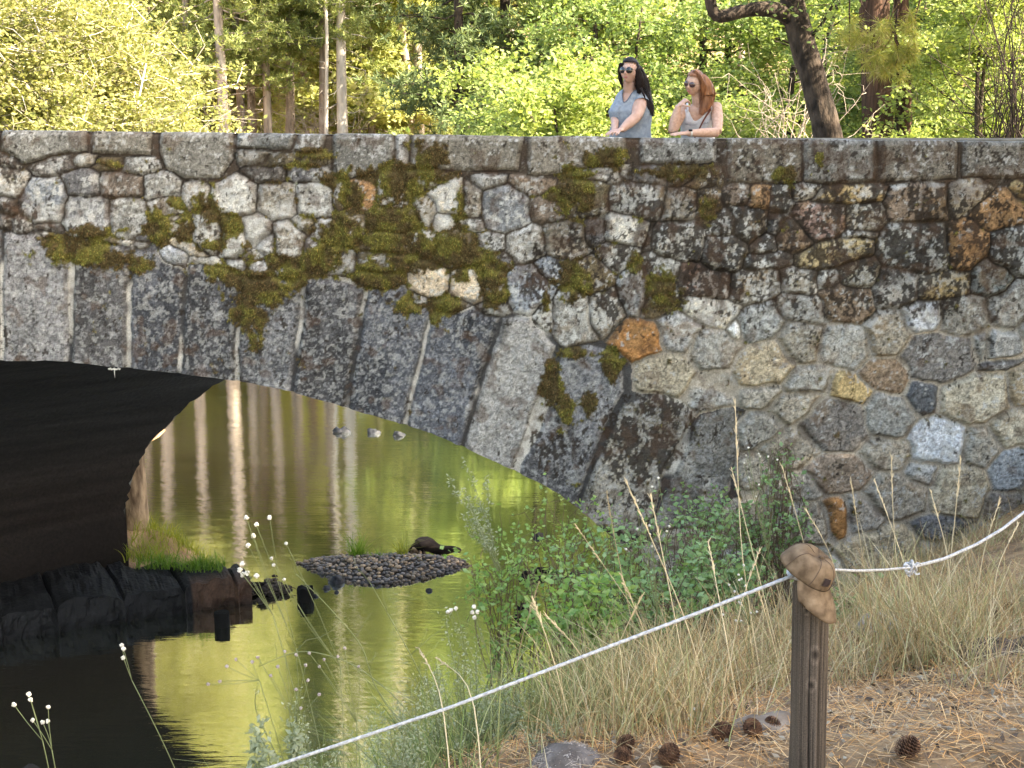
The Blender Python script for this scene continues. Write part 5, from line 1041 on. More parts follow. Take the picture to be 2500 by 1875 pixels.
KN = [(4.80, P(1748, 1400, YPo).z-gz, .009), (4.62, P(1738, 1465, YPo).z-gz, .007), (4.28, P(1716, 1306, YPo).z-gz, .005)]
for z in np.linspace(-.25, zt_, 200):
    r = .0545*(1-.02*z); dz = zt_-z
    oct_ = 1/np.maximum(np.abs(np.cos((th+.3) % (math.pi/3)-math.pi/6)), .5); rr_ = r*(.55+.45*oct_/1.08)
    gr1 = vn(np.cos(th)*26+9, np.sin(th)*26+z*.9+4, 5); gr2 = vn(np.cos(th)*60+9, np.sin(th)*60+z*2.0, 6)
    rr_ = rr_+.0022*(gr1-.5)+.0012*(gr2-.5)-.006*np.exp(-((dz-.068)/.006)**2)
    dark = np.zeros(n)
    for (ca, z0, zl, cw_, cd) in cracks:
        if z0 < z < z0+zl:
            e_ = math.sin((z-z0)/zl*math.pi)**.5; g_ = np.exp(-((np.remainder(th-ca-.05*math.sin(z*7+ca)+math.pi, 2*math.pi)-math.pi)/(cw_*e_+.004))**2); rr_ = rr_-cd*e_*g_; dark = np.maximum(dark, g_*min(1, cd/.003)*e_)
    rot = float(ss(.62, .40, np.array(z)))*(.5+vn(th*2.2, th*0+z*9, 4)) ; rr_ = rr_*(1-.10*rot*np.clip(vn(np.cos(th)*5, np.sin(th)*5+z*16, 3)-.45, 0, 1)*2)
    c_ = (.030+.095*gr1*(.6+.6*gr2)+.05*vn(np.cos(th)*3, z*2.5+0*th, 8))*(1-.85*dark)*(1-.55*np.clip(rot, 0, 1))
    for (ka, kz, kr) in KN:
        d_ = np.hypot((np.remainder(th-ka+math.pi, 2*math.pi)-math.pi)*r, (z-kz)*.7); c_ = c_*(1-.7*np.exp(-(d_/kr)**2)+.6*np.exp(-((d_-kr*1.9)/(kr*.5))**2)); rr_ = rr_+.0016*np.exp(-((d_-kr*1.3)/(kr*.5))**2)
    if dz < .012: rr_ = rr_*(.93 if dz > .003 else .82)
    cx = (pt_.x-pb.x)*(z/zt_-.5)*.9
    rings.append(np.stack([rr_*np.cos(th)+cx, rr_*np.sin(th), np.full(n, z)], -1)); pcl.append(c_[:, None]*np.array([1, .80, .64]))
mb.loft(rings, cap=True, c=(1, 1, 1)); mb.c = [np.vstack([np.array(pcl).reshape(-1, 3), [[.05, .04, .03]]*2])]
mb.build('post_body', mat_attr('weathered post', rough=.95, nscale=260, namt=.4, bump=.5, bscale=150, bdist=.002, spec=.1), rt)
M_ROPE = mat_noise('white rope', (.36, .36, .37), (.60, .60, .60), 90, .6, 1.0, 160, bdist=.002)
def rope(pts, rad, name, lab, parent=None, ww=None):
    p = resamp(pts, 260); mb = MB(); n = 12; a = np.asarray(p); tg = np.gradient(a, axis=0); tg = unit(tg); s1 = unit(np.cross(tg, np.array([0, 0, 1.]))); s2 = np.cross(tg, s1); d = np.r_[0, np.cumsum(np.linalg.norm(np.diff(a, axis=0), axis=1))]
    th = np.arange(n)/n*2*math.pi; tw = d[:, None]*170; rr_ = rad*(1+.10*np.cos(3*(th[None, :]+tw)))
    mb.loft(a[:, None, :]+rr_[..., None]*(np.cos(th)[None, :, None]*s1[:, None, :]+np.sin(th)[None, :, None]*s2[:, None, :])); return mb
g = P(1715, 1243, YPo-.03); rt = empty('rope', g); tag(rt, 'thin white rope strung past the post, with a frayed knot on the right', 'rope')
q = [P(200, 1790, 3.95), P(575, 1661, 3.9), P(973, 1528, 3.86), P(1281, 1410, 3.84), P(1500, 1327, 3.84), P(1690, 1252, 3.84), P(1716, 1243, 3.85)]
def loc_(mb_): 
    for k in range(len(mb_.v)): mb_.v[k] = mb_.v[k]-np.array(tuple(g), dtype=np.float32)
    return mb_
loc_(rope(q, .0051, '', '')).build('rope_left', M_ROPE, rt)
q = [P(1788, 1230, 3.9), P(1850, 1233, 4.1), P(1910, 1231, 4.3), P(1968, 1226, 4.5)]; loc_(rope(q, .0042, '', '')).build('rope_middle', M_ROPE, rt)
q = [P(1966, 1226, 4.5), P(2040, 1207, 4.7), P(2110, 1176, 4.9), P(2165, 1143, 5.1), P(2230, 1093, 5.3), P(2330, 1010, 5.7)]; loc_(rope(q, .0058, '', '')).build('rope_right', M_ROPE, rt)
th = np.linspace(0, 2*math.pi, 26); lp_ = [Vector((pt_.x+.052*math.cos(t), YPo+.052*math.sin(t), g.z-.004+.004*math.sin(t))) for t in th]; loc_(rope(lp_, .0052, '', '')).build('rope_loop', M_ROPE, rt)
kc = P(1968, 1226, 4.5); mb = MB()
for k in range(4):
    t = np.linspace(0, 2*math.pi, 14); a = k*.8; pp = np.stack([.013*np.cos(t)*math.cos(a)+.006*k-.01, .013*np.sin(t), .014*np.cos(t)*math.sin(a)+.012*np.sin(t+k)], -1)+np.array(tuple(kc-g)); mb.tube(pp, [.0045]*14, 6)
for (dx, dz) in ((-.03, .014), (.028, -.022), (.03, .02), (-.012, -.03)): mb.tube([kc-g, kc-g+Vector((dx*.6, -.01, dz)), kc-g+Vector((dx, -.012, dz*.8))], [.004, .0035, .0035], 6)
mb.build('knot', M_ROPE, rt)
# cap
M_CAP = mat_noise('worn brown suede', (.095, .062, .036), (.235, .165, .105), 26, .95, .6, 120, c3=(.30, .225, .15), bdist=.002)
Uv = Vector((.52, -.30, .78)).normalized(); Fv = Vector((.62, -.46, -.62)); Fv = (Fv-Uv*Fv.dot(Uv)).normalized(); Sv = Uv.cross(Fv)
co = P(1738, 1236, YPo-.065)
rt = empty('cap', co); tag(rt, 'worn brown suede baseball cap hung on top of the wooden post', 'cap')
def cl_(f, s_, u): return Fv*f+Sv*s_+Uv*u
def crown_pt(a, t, g_=0.0):                    # a round the head, t up from the rim
    r = math.cos(t)**.60; u = math.sin(t); f = math.cos(a)*(.084+g_)*r; s_ = math.sin(a)*(.070+g_)*r
    nz = 1+.035*(float(vn(np.array(math.cos(a)*2+3), np.array(math.sin(a)*2+u*3), 6))-.5)+.03*(float(vn(np.array(math.cos(a)*6+3), np.array(math.sin(a)*6+u*6), 16))-.5)
    uu = (.078+g_)*u*(1-.10*math.cos(a)*r)+.010*math.cos(a)*r; dent = -.014*math.exp(-((f+.01)/.028)**2-((s_+.01)/.03)**2)*u
    return cl_(f*nz, s_*nz, uu+dent)
mb = MB(); na = 48; A = np.arange(na)/na*2*math.pi
mb.loft([[tuple(crown_pt(a, k/15*math.pi/2*.999)) for a in A] for k in range(16)], cap=True); cw = mb.build('cap_crown', M_CAP, rt)
mb = MB()
for a in (0, math.pi/3, -math.pi/3, math.pi, 2*math.pi/3, -2*math.pi/3): mb.tube([crown_pt(a+.001, t, .0006) for t in np.linspace(.02, 1.5, 14)], [.0011]*14, 5)
mb.build('seam', mat_plain('seam thread', (.10, .065, .045), .9), cw)
ed = (Fv*.80-Uv*.72).normalized(); top = []; bt = []
for i in range(29):
    a = (i/28-.5)*2.9
    for j in range(8):
        e = j/7; L_ = .078*max(0, math.cos(a*.55))**.9*e; base = crown_pt(a, .0)
        p = base*(1+.0*e)+ed*L_+(Fv*math.cos(a)+Sv*math.sin(a))*(.020*math.sin(e*math.pi*.6))-Uv*.004*e+Sv*math.sin(a)*(-.012*e)
        n_ = (Fv*.7+Uv*.7).normalized()*.0022; top.append(tuple(p+n_)); bt.append(tuple(p-n_))
ii = np.arange(29*8).reshape(29, 8); Qt = np.stack([ii[:-1, :-1], ii[1:, :-1], ii[1:, 1:], ii[:-1, 1:]], -1).reshape(-1, 4); m_ = 29*8; mb = MB(); mb.add(top+bt, np.vstack([Qt, Qt[:, ::-1]+m_, np.stack([ii[:-1, 7], ii[1:, 7], ii[1:, 7]+m_, ii[:-1, 7]+m_], -1)])); mb.build('brim', M_CAP, rt)
mb = MB(); g0 = [[tuple(crown_pt(a, t, g_)) for a in np.linspace(-.66, -.32, 6)] for (t, g_) in ((.30, .0), (.30, .004), (.42, .004), (.54, .004), (.64, .004), (.64, .0))]
ii = np.arange(36).reshape(6, 6); mb.add(np.array(g0).reshape(-1, 3), np.stack([ii[:-1, :-1], ii[:-1, 1:], ii[1:, 1:], ii[1:, :-1]], -1).reshape(-1, 4)); mb.build('patch', mat_plain('dark leather patch', (.028, .018, .020), .45), rt, False)
mb = MB(); mb.blob(tuple(crown_pt(0, 1.56)+Uv*.002), (.008, .008, .006), 10, 6, 0); mb.build('button', M_CAP, rt)
# rocks, mound and cones
M_LROCK = mat_noise('pale granite', (.22, .22, .23), (.48, .48, .49), 9, .85, .8, 40, bdist=.02)
g = gpt(1890, 1372); mb = MB(); mb.blob((0, 0, .03), (.13, .11, .095), 18, 12, .35, 61, fr=1.6); mb.blob((.13, .05, .0), (.12, .09, .06), 14, 9, .3, 62); o = mb.build('granite_rock', M_LROCK); o.location = g; tag(o, 'pale blue grey rock lying in the dry grass right of the post', 'rock')
g = gpt(2150, 1420); mb = MB(); mb.blob((0, 0, .01), (.20, .10, .05), 16, 10, .35, 63); mb.blob((.15, .02, .03), (.10, .07, .05), 12, 8, .35, 64); o = mb.build('bark_chunk', mat_noise('dead bark', (.05, .035, .028), (.19, .14, .11), 9, .95, 1, 40, stretch=(1, 3, 3), bdist=.02)); o.location = g; tag(o, 'dark slab of dead bark on the needles near the right edge', 'bark')
g = gpt(1665, 1575); mb = MB(); mb.blob((0, 0, .0), (.13, .10, .055), 16, 10, .3, 66); o = mb.build('granite_rock', mat_noise('dusty rock', (.17, .13, .10), (.36, .30, .24), 9, .9, .8, 50)); o.location = g; tag(o, 'dusty half buried rock touching the left side of the post', 'rock')
g = P(1232, 1690, 4.6); rt = empty('needle_covered_rock', g); tag(rt, 'rounded grey rock at the bottom edge thatched with grey pine needles', 'rock'); mb = MB(); mb.blob((0, 0, -.08), (.185, .17, .21), 24, 14, .12, 71); mb.build('rock_body', mat_noise('grey mound', (.10, .085, .075), (.24, .21, .19), 9, .95, .8, 50), rt)
mb = MB(); n = 2600; d = unit(rg7.normal(size=(n, 3))*np.array([1, 1, .8])+np.array([0, 0, .5])); c = d*np.array([.188, .173, .215])+np.array([0, 0, -.078]); tdir = unit(np.cross(d, rg7.normal(size=(n, 3)))); ln = rg7.uniform(.02, .06, n)[:, None]; s_ = unit(np.cross(tdir, d))*.0011
cl = gcol(n, [(.30, .26, .23), (.40, .34, .28), (.20, .16, .14), (.48, .42, .36)]); mb.add(np.stack([c-tdir*ln-s_, c-tdir*ln+s_, c+tdir*ln+s_, c+tdir*ln-s_], 1).reshape(-1, 3), np.arange(n*4).reshape(-1, 4), None, np.repeat(cl, 4, 0)); o = mb.build('needle_thatch', m_grass, rt, False); o['kind'] = 'stuff'
M_CONE = mat_noise('cone scales', (.055, .028, .018), (.24, .125, .07), 30, .8, .6, 90, bdist=.004)
def cone(name):
    rt = empty(name); mb = MB(); core = MB(); Lc, R = .105, .042; k = 0
    core.blob((0, 0, 0), (R*.5, R*.5, Lc*.45), 10, 8, 0)
    for i in range(150):
        t = (i+.5)/150; z = (t-.5)*Lc; r = R*math.sin(math.pi*min(1, (t*.93+.07)))**.6; a = i*2.39996
        d = np.array([math.cos(a), math.sin(a), .25+.9*(t-.4)]); d /= np.linalg.norm(d); s_ = np.array([-math.sin(a), math.cos(a), 0]); u = np.cross(d, s_); b0 = np.array([math.cos(a)*r*.25, math.sin(a)*r*.25, z-.004]); w_ = .0095*(.6+.5*math.sin(math.pi*t)); e = b0+d*r*.95
        V_ = [b0-s_*w_*.3, b0+s_*w_*.3, b0+d*r*.6+s_*w_*.9, e+s_*w_*.7, e+u*-.0-d*-.003, e-s_*w_*.7, b0+d*r*.6-s_*w_*.9]
        V2 = [np.array(v)+u*.0028 for v in V_]; mb.add(V_+V2, [[0, 1, 2, 6], [2, 3, 5, 6], [7, 13, 9, 8], [9, 13, 12, 10], [2, 3, 10, 9], [5, 6, 13, 12]], [[3, 4, 5], [10, 12, 11], [3, 4, 11], [3, 11, 10], [4, 5, 12], [4, 12, 11]])
    core.build('core', mat_plain('cone core', (.05, .028, .018), .8), rt); mb.build('scales', M_CONE, rt, False); return rt
c0 = cone('pine_cone')
CON = [(1960, 1622, 1.05, 'large open pine cone lying alone right of the post'), (1445, 1640, 1.0, 'open pine cone at the bottom edge, right of the needle covered rock'), (1345, 1645, .85, 'pine cone touching the bottom edge beside the needle covered rock'), (1352, 1608, .8, 'dark pine cone just above the bottom edge one'), (1560, 1590, .95, 'pine cone left of the post, left one of the pair'), (1625, 1580, .95, 'pine cone left of the post, right one of the pair'), (1668, 1572, .8, 'small dark pine cone nearly touching the post'),
       (2180, 1312, 1.0, 'reddish pine cone among needles at the right edge'), (2032, 1412, .75, 'small pine cone half hidden right of the post in straw'), (1398, 1558, .8, 'dark cone in the grass above the others'), (2150, 1330, .8, 'pine cone beside the reddish one at the right edge')]
for i, (x, y, s_, lab) in enumerate(CON):
    g = gpt(x, min(y+12, 1655)); o = c0 if i == 0 else copy_tree(c0); o.location = g+Vector((0, 0, .032*s_)); o.rotation_euler = (rg7.uniform(.9, 1.7), rg7.uniform(-.4, .4), rg7.uniform(0, 6.28)); o.scale = (s_*.75,)*3; tag(o, lab, 'pine cone', 'pine cones on the slope')
g = P(62, 1655, 4.0); mb = MB(); mb.blob((0, 0, -.03), (.04, .04, .035), 14, 9, .3, 77); mb.tube([(0, 0, -.04), (0, 0, -1.2)], [.035, .06], 10); o = mb.build('stump', M_BLACKW); o.location = g; tag(o, 'dark rounded stump tip at the bottom left corner', 'stump')
# ================================================================ THE TWO WOMEN AT THE PARAPET
def W(x, y, Y): return np.array(tuple(P((1450+x/6.32)/K, (120+y/6.32)/K, Y)))
UPX = .00062*1.03
def remeshed(mb, name, mat, parent, vox=.006, org=None, it=2):
    o = mb.build('tmp_body', None); m = o.modifiers.new('r', 'REMESH'); m.mode = 'VOXEL'; m.voxel_size = vox; m.use_smooth_shade = True
    s_ = o.modifiers.new('s', 'SMOOTH'); s_.iterations = it; s_.factor = .5
    dg = bpy.context.evaluated_depsgraph_get(); me = bpy.data.meshes.new_from_object(o.evaluated_get(dg)); old = o.data; bpy.data.objects.remove(o); bpy.data.meshes.remove(old)
    me.name = name; me.materials.clear(); me.materials.append(mat); v = bpy.data.objects.new(name, me); COL.objects.link(v)
    if org is not None: me.transform(Matrix.Translation(-Vector(org)))
    for p_ in me.polygons: p_.use_smooth = True
    v.parent = parent; return v
def shift(mb, org):
    mb.v = [v-np.array(org, dtype=np.float32) for v in mb.v]; return mb
def headframe(c, yaw, pitch, roll=0, s=1.0):
    f = np.array([-math.sin(yaw)*math.cos(pitch), -math.cos(yaw)*math.cos(pitch), math.sin(pitch)]); u0 = np.array([math.sin(roll), 0, math.cos(roll)]); r = np.cross(f, u0); r /= np.linalg.norm(r); u = np.cross(r, f)
    return np.asarray(c), r*s, f*s, u*s
def hl(fr, x, y, z): c, r, f, u = fr; x, y, z = np.broadcast_arrays(np.asarray(x, float), np.asarray(y, float), np.asarray(z, float)); return c+x[..., None]*r+y[..., None]*f+z[..., None]*u
def headmesh(mb, fr, grow=0, mask=None, nu=48, nv=40):
    th = np.linspace(0, 2*math.pi, nu, endpoint=False); ph = np.linspace(.02, math.pi-.02, nv); T_, P_ = np.meshgrid(th, ph); dx, dy, dz = np.sin(P_)*np.cos(T_), np.sin(P_)*np.sin(T_), np.cos(P_)
    x, y, z = dx*.077, dy*.094, dz*np.where(dz > 0, .118, .100); low = np.clip((-z-.01)/.10, 0, 1); front = np.clip(dy, 0, 1); back = np.clip(-dy, 0, 1)
    x = x*(1-.36*low**1.4); y = y*(1-.10*low*front-.38*low*back)+.0*z
    g = lambda a, b, c, sx, sz: np.exp(-((x-a)/sx)**2-((z-b)/sz)**2)*(dy > 0)
    if grow == 0:
        y = y+.026*g(0, -.024, 0, .011, .014)+.012*g(0, -.004, 0, .009, .022)-.010*g(.031, .010, 0, .018, .014)-.010*g(-.031, .010, 0, .018, .014)+.005*g(0, .032, 0, .05, .010)+.007*g(0, -.056, 0, .020, .008)+.011*g(0, -.086, 0, .022, .014)+.004*g(.042, -.030, 0, .02, .02)+.004*g(-.042, -.030, 0, .02, .02)
    if grow: n_ = np.sqrt(x*x+y*y+z*z); k = 1+grow/n_; x, y, z = x*k, y*k, z*k
    V = hl(fr, x, y, z); i = np.arange(nv-1)[:, None]*nu; j = np.arange(nu)[None, :]; j2 = (j+1) % nu; Q_ = np.stack([i+j, i+nu+j, i+nu+j2, i+j2], -1)
    if mask is not None:
        m = mask(x, y, z); mq = m[:-1, :] & m[1:, :] & np.roll(m, -1, 1)[:-1, :] & np.roll(m, -1, 1)[1:, :]; Q_ = Q_[mq]
        mb.add(V.reshape(-1, 3), Q_.reshape(-1, 4)); return
    mb.add(V.reshape(-1, 3), Q_.reshape(-1, 4)); jj = np.arange(nu); k0 = 0
    mb.add(np.vstack([V[0], V[0].mean(0), V[-1], V[-1].mean(0)]), None, np.vstack([np.stack([np.full(nu, nu), jj, (jj+1) % nu], -1), np.stack([np.full(nu, 2*nu+1), nu+1+(jj+1) % nu, nu+1+jj], -1)]))
def ears(mb, fr):
    for s_ in (-1, 1):
        c = hl(fr, s_*.074, -.008, -.008); mb.blob(c, (.010, .020, .030), 10, 8, 0)
def limb(mb, pts, rad, n=24):
    p = resamp([Vector(tuple(q)) for q in pts], n); d = np.linspace(0, 1, n); r = np.interp(d, np.linspace(0, 1, len(rad)), rad); mb.tube(p, r, 14)
def hand(mb, wr, d, up, curl=.5, L=.175, side=1, spread=.10, tdir=.6):
    d = np.asarray(d, float)/np.linalg.norm(d); up = np.asarray(up, float); up = up-d*(up @ d); up /= np.linalg.norm(up); sd_ = np.cross(d, up)*side
    pl = L*.5; rings = []
    for t in np.linspace(-.12, 1, 7):
        w_ = np.interp(t, [-.12, .15, .7, 1], [.027, .032, .042, .039]); h_ = np.interp(t, [-.12, .3, 1], [.021, .017, .012]); a = np.arange(14)/14*2*math.pi
        rings.append(np.asarray(wr)+d*pl*t+np.cos(a)[:, None]*sd_*w_+np.sin(a)[:, None]*up*h_)
    mb.loft(rings)
    for k, (o_, l_) in enumerate(((-.030, .070), (-.010, .080), (.010, .075), (.028, .060))):
        p = np.asarray(wr)+d*pl*.96+sd_*o_; a = spread*(k-1.5)*.9; dd = d*math.cos(a)+sd_*math.sin(a); pts = [p-dd*.02, p]; c_ = curl*.55
        for s_ in (.46, .30, .24): 
            c_ += curl*(.5 if s_ > .4 else .8)*.5; v = dd*math.cos(c_)-up*math.sin(c_); p = p+v*l_*s_; pts.append(p)
        mb.tube(resamp([Vector(tuple(q)) for q in pts], 12), np.linspace(.0092, .0068, 12), 8)
    p = np.asarray(wr)+d*pl*.25-sd_*.026; a = tdir; v = d*math.cos(a)-sd_*math.sin(a); pts = [p, p+v*.03-up*.004, p+v*.055-up*.012*(1+curl), p+(v*.8+d*.25)*.078-up*.02*(1+curl)]; mb.tube(resamp([Vector(tuple(q)) for q in pts], 10), np.linspace(.0125, .0078, 10), 8)
def rings_of(T, Ys):
    T = np.array(T, float)
    def f(y): return [np.interp(y, T[:, 0], T[:, i]) for i in (1, 2, 3)]+[np.interp(y, T[:, 0], Ys)]
    return f
def torso_pt(f, y, a, grow=0):
    cx, hw, hd, Y = f(y); c = W(cx, y, Y); ca, sa = math.cos(a), math.sin(a); e = .85
    return c+np.array([(abs(ca)**e)*math.copysign(1, ca)*(hw*UPX+grow), (abs(sa)**e)*math.copysign(1, sa)*(hd+grow), 0])
def torso(mb, f, y0, y1, n=18, grow=0, na=28):
    mb.loft([[torso_pt(f, y, a, grow) for a in np.arange(na)/na*2*math.pi] for y in np.linspace(y1, y0, n)])
def shirt(mb, f, topf, y1, grow, n=26, na=72, wr=.004, seed=0, thick=.004):
    A = np.arange(na)/na*2*math.pi; outer = []; inner = []
    for k in range(n):
        ro, ri = [], []
        for a in A:
            yt = topf(a); y = y1+(yt-y1)*(k/(n-1)); w_ = wr*(float(fbm(np.array(math.cos(a)*3.5+4+y*.002), np.array(math.sin(a)*3.5+y*.009), seed, 3))-.5)*2
            ro.append(torso_pt(f, y, a, grow+w_+thick)); ri.append(torso_pt(f, y, a, grow+w_))
        outer.append(ro); inner.append(ri)
    R = outer+inner[::-1]; mb.loft(R, cap=False)
M_SKIN = mat_noise('skin', (.48, .30, .23), (.58, .38, .30), 14, .5, .12, 90, spec=.35, bdist=.002); M_SKIN2 = mat_noise('freckled skin', (.49, .30, .22), (.62, .41, .31), 40, .5, .12, 90, spec=.35, bdist=.002)
for m_ in (M_SKIN, M_SKIN2): b_ = m_.node_tree.nodes['Principled BSDF']; b_.inputs['Subsurface Weight'].default_value = .12; b_.inputs['Subsurface Radius'].default_value = (.012, .005, .003); b_.inputs['Subsurface Scale'].default_value = 1
M_HAIRB = mat_noise('black hair', (.008, .006, .007), (.022, .015, .014), 60, .5, .6, 200, stretch=(1, 1, .12), spec=.2, bdist=.003); M_HAIRR = mat_noise('auburn hair', (.14, .050, .020), (.36, .155, .065), 50, .45, .6, 160, stretch=(1, 1, .12), spec=.5, bdist=.003)
M_SHIRT = mat_noise('grey blue jersey', (.22, .26, .31), (.31, .36, .41), 30, .9, .3, 200, bdist=.002); M_TANK = mat_noise('white ribbed cotton', (.60, .60, .64), (.78, .78, .80), 30, .9, .3, 200, bdist=.002)
M_DENIM = mat_noise('dark denim', (.03, .045, .08), (.06, .08, .13), 40, .9, .3, 200); M_LENS = mat_plain('dark lens', (.012, .012, .014), .08, 0, .8); M_FRAME = mat_plain('thin metal frame', (.25, .2, .14), .3, .9); M_LENSR = mat_plain('tinted lens', (.07, .035, .035), .1, 0, .9)
M_LIP = mat_plain('lips', (.42, .13, .11), .45); M_BROWN = mat_plain('brown strap', (.16, .045, .025), .5); M_BLACK = mat_plain('black plastic', (.01, .01, .012), .25); M_SHOE = mat_plain('shoe', (.05, .05, .05), .6); M_INK = mat_plain('grey print', (.09, .10, .14), .8)
M_TRIM = mat_plain('pale band', (.6, .58, .55), .5)
DZ = 5.105
def lens(fr, sx, rx, rz, tear, par, mat, nm='lens', z0=.008, y0=.1):
    mb = MB(); n = 28; a = np.arange(n)/n*2*math.pi; x = sx*.033+rx*np.cos(a)*(1-.12*np.sin(a)); z = z0+rz*np.sin(a)-tear*np.clip(-np.sin(a), 0, 1)*.3; yb = y0-.9*x*x/.08*.35
    rim = hl(fr, x, yb, z); front = hl(fr, x*.98+sx*.0006, yb+.003, z); mb.loft([rim, front]); shift(mb, tuple(par.location)); o = mb.build(nm, mat, par)
    mb = MB(); q = np.vstack([rim, rim[:1]]); mb.tube(q, [.0014]*(n+1), 6, cap=False); shift(mb, tuple(par.location)); mb.build('rim', M_FRAME, o); return o
def glasses(fr, par, mat, rx, rz, tear):
    g_ = MB(); g_.tube([hl(fr, -.008, .101, .014), hl(fr, 0, .105, .017), hl(fr, .008, .101, .014)], [.0014]*3, 6); 
    for s_ in (-1, 1): g_.tube([hl(fr, s_*.064, .088, .016), hl(fr, s_*.078, .05, .014), hl(fr, s_*.080, -.005, .010)], [.0013]*3, 6)
    shift(g_, tuple(par.location)); o = g_.build('sunglasses', M_FRAME, par)
    for s_ in (-1, 1):
        l = lens(fr, s_, rx, rz, tear, par, mat); l.parent = o; 
        for c in list(l.children): pass
    return o
def lips(fr, par):
    mb = MB(); a = np.linspace(-1, 1, 9)
    for (zz, hh) in ((-.0530, .0024), (-.0590, .0032)): mb.tube(hl(fr, a*.021, .0985-.010*a*a-.004, zz+.0012*np.abs(a)), hh*(1-.75*a*a)+.0004, 8)
    shift(mb, tuple(par.location)); mb.build('lips', M_LIP, par)
def hair_lock(mb, pts, wd, n=24, fl=.55, na=16, seed=0):
    p = resamp([Vector(tuple(q)) for q in pts], n); w_ = np.interp(np.linspace(0, 1, n), np.linspace(0, 1, len(wd)), wd)*UPX; k = mb.n; mb.tube(p, w_, na); V = mb.v[-1]; ctr = np.repeat(p, na, 0); d = V[:n*na]-ctr; th = np.tile(np.arange(na), n)/na*2*math.pi
    d[:, 1] *= fl; V[:n*na] = ctr+d*(1+.05*np.cos(th*5+seed)[:, None])
def strands(mb, pts, wd, m, rng, fl=.55, r=.0022):
    p = resamp([Vector(tuple(q)) for q in pts], 16); w_ = np.interp(np.linspace(0, 1, 16), np.linspace(0, 1, len(wd)), wd)*UPX
    for _ in range(m):
        a = rng.uniform(0, 6.28); k = rng.uniform(.92, 1.10)+(.25*rng.random() if rng.random() < .15 else 0); e = rng.integers(11, 17); ph = rng.uniform(0, 6); q = p+np.stack([np.cos(a+.15*np.sin(np.arange(16)*.4+ph))*w_*k, np.sin(a)*w_*fl*k, 0*w_], -1); mb.tube(q[:e], np.linspace(r, r*.4, e), 4, cap=False)
def legs(body, trous, par, x0, y0, zhip):
    for s_ in (-1, 1):
        pts = [(x0+s_*.09, y0, zhip), (x0+s_*.10, y0+.01, (zhip+DZ)/2+.04), (x0+s_*.10, y0+.02, DZ+.30), (x0+s_*.10, y0+.03, DZ+.06)]; limb(body, pts, [.085, .058, .046, .036], 18); limb(trous, pts, [.098, .074, .064, .060], 18)
        sh = MB(); sh.blob((x0+s_*.10, y0-.04, DZ+.035), (.045, .125, .045), 14, 8, .03); shift(sh, tuple(par.location)); sh.build('shoe', M_SHOE, par)
rgp = np.random.default_rng(88)
# ---- dark haired woman
YT = 13.26; org = (float(W(560, 1300, YT)[0]), YT, DZ); par = empty('person', org); tag(par, 'woman with long black hair, sunglasses and grey blue T-shirt standing at the parapet', 'person')
TT = [(560, 545, 60, .05), (610, 565, 90, .06), (650, 580, 165, .085), (700, 590, 215, .105), (780, 590, 245, .125), (870, 572, 282, .145), (960, 560, 318, .160), (1040, 562, 300, .155), (1150, 575, 280, .145), (1260, 565, 290, .15), (1400, 560, 305, .16), (1700, 560, 290, .15), (1900, 560, 270, .14)]; f1 = rings_of(TT, np.full(len(TT), YT))
fr = headframe(W(552, 352, 13.14), math.radians(27), math.radians(5), math.radians(2), 1.04)
body = MB(); torso(body, f1, 590, 1900, 24, -.012); headmesh(body, fr); ears(body, fr); limb(body, [W(575, 700, YT-.02), W(545, 600, YT-.04), W(545, 480, 13.17)], [.070, .062, .058], 12)
sh_ = W(722, 775, 13.20); el = W(655, 1045, 13.02); wr_ = W(425, 1245, 12.86); limb(body, [sh_, (sh_+el)/2+np.array([.004, 0, 0]), el], [.064, .066, .052], 14); limb(body, [el, (el*.6+wr_*.4), wr_], [.052, .049, .031], 14)
wz_ = float(ztop(wr_[0]))+.012; hd_ = W(300, 1290, 12.72)-wr_; hd_[2] = -.022; hand(body, wr_+np.array([0, 0, .004]), hd_, (0, -.15, 1), .38, .175, -1, .12)
s2 = W(420, 760, 13.34); e2 = W(330, 1060, 13.22); w2 = W(318, 1265, 12.96); limb(body, [s2, e2], [.060, .045], 12); limb(body, [e2, w2], [.044, .029], 12); hand(body, w2, (-.07, -.13, -.02), (0, 0, 1), .3, .165, 1, .1)
tr = MB(); legs(body, tr, par, org[0], YT, 5.86); torso(tr, f1, 1480, 1980, 10, .004); remeshed(tr, 'trousers', M_DENIM, par, .012, org)
remeshed(body, 'body', M_SKIN, par, .0065, org)
vn_ = lambda a: 640+190*math.exp(-((math.remainder(a-4.30, 2*math.pi))/.30)**2)-20*abs(math.cos(a))
mb = MB(); shirt(mb, f1, vn_, 1560, .004, 44, 110, .011, 3)
sl_ = sh_+np.array([-.008, 0, .02]); shift(mb, org); so = mb.build('t_shirt', M_SHIRT, par)
mb = MB(); p = resamp([Vector(tuple(q)) for q in (W(600, 690, 13.22), W(665, 712, 13.21), W(714, 765, 13.20), W(722, 835, 13.17))], 12); mb.tube(p, np.interp(np.linspace(0, 1, 12), [0, .4, 1], [.045, .074, .084]), 20, cap=False); shift(mb, org); mb.build('sleeve', M_SHIRT, so)
mb = MB(); a_ = np.linspace(4.30-.62, 4.30+.62, 24); mb.tube([torso_pt(f1, vn_(a), a, .012) for a in a_], [.0035]*24, 6); shift(mb, org); mb.build('neck_trim', mat_plain('darker trim', (.10, .14, .20), .9), so)
mb = MB(); mb.tube([torso_pt(f1, y, 4.02, .010) for y in np.linspace(1040, 1300, 8)], [.0022]*8, 5); shift(mb, org); mb.build('drawstring', mat_plain('string', (.06, .09, .14), .9), so)
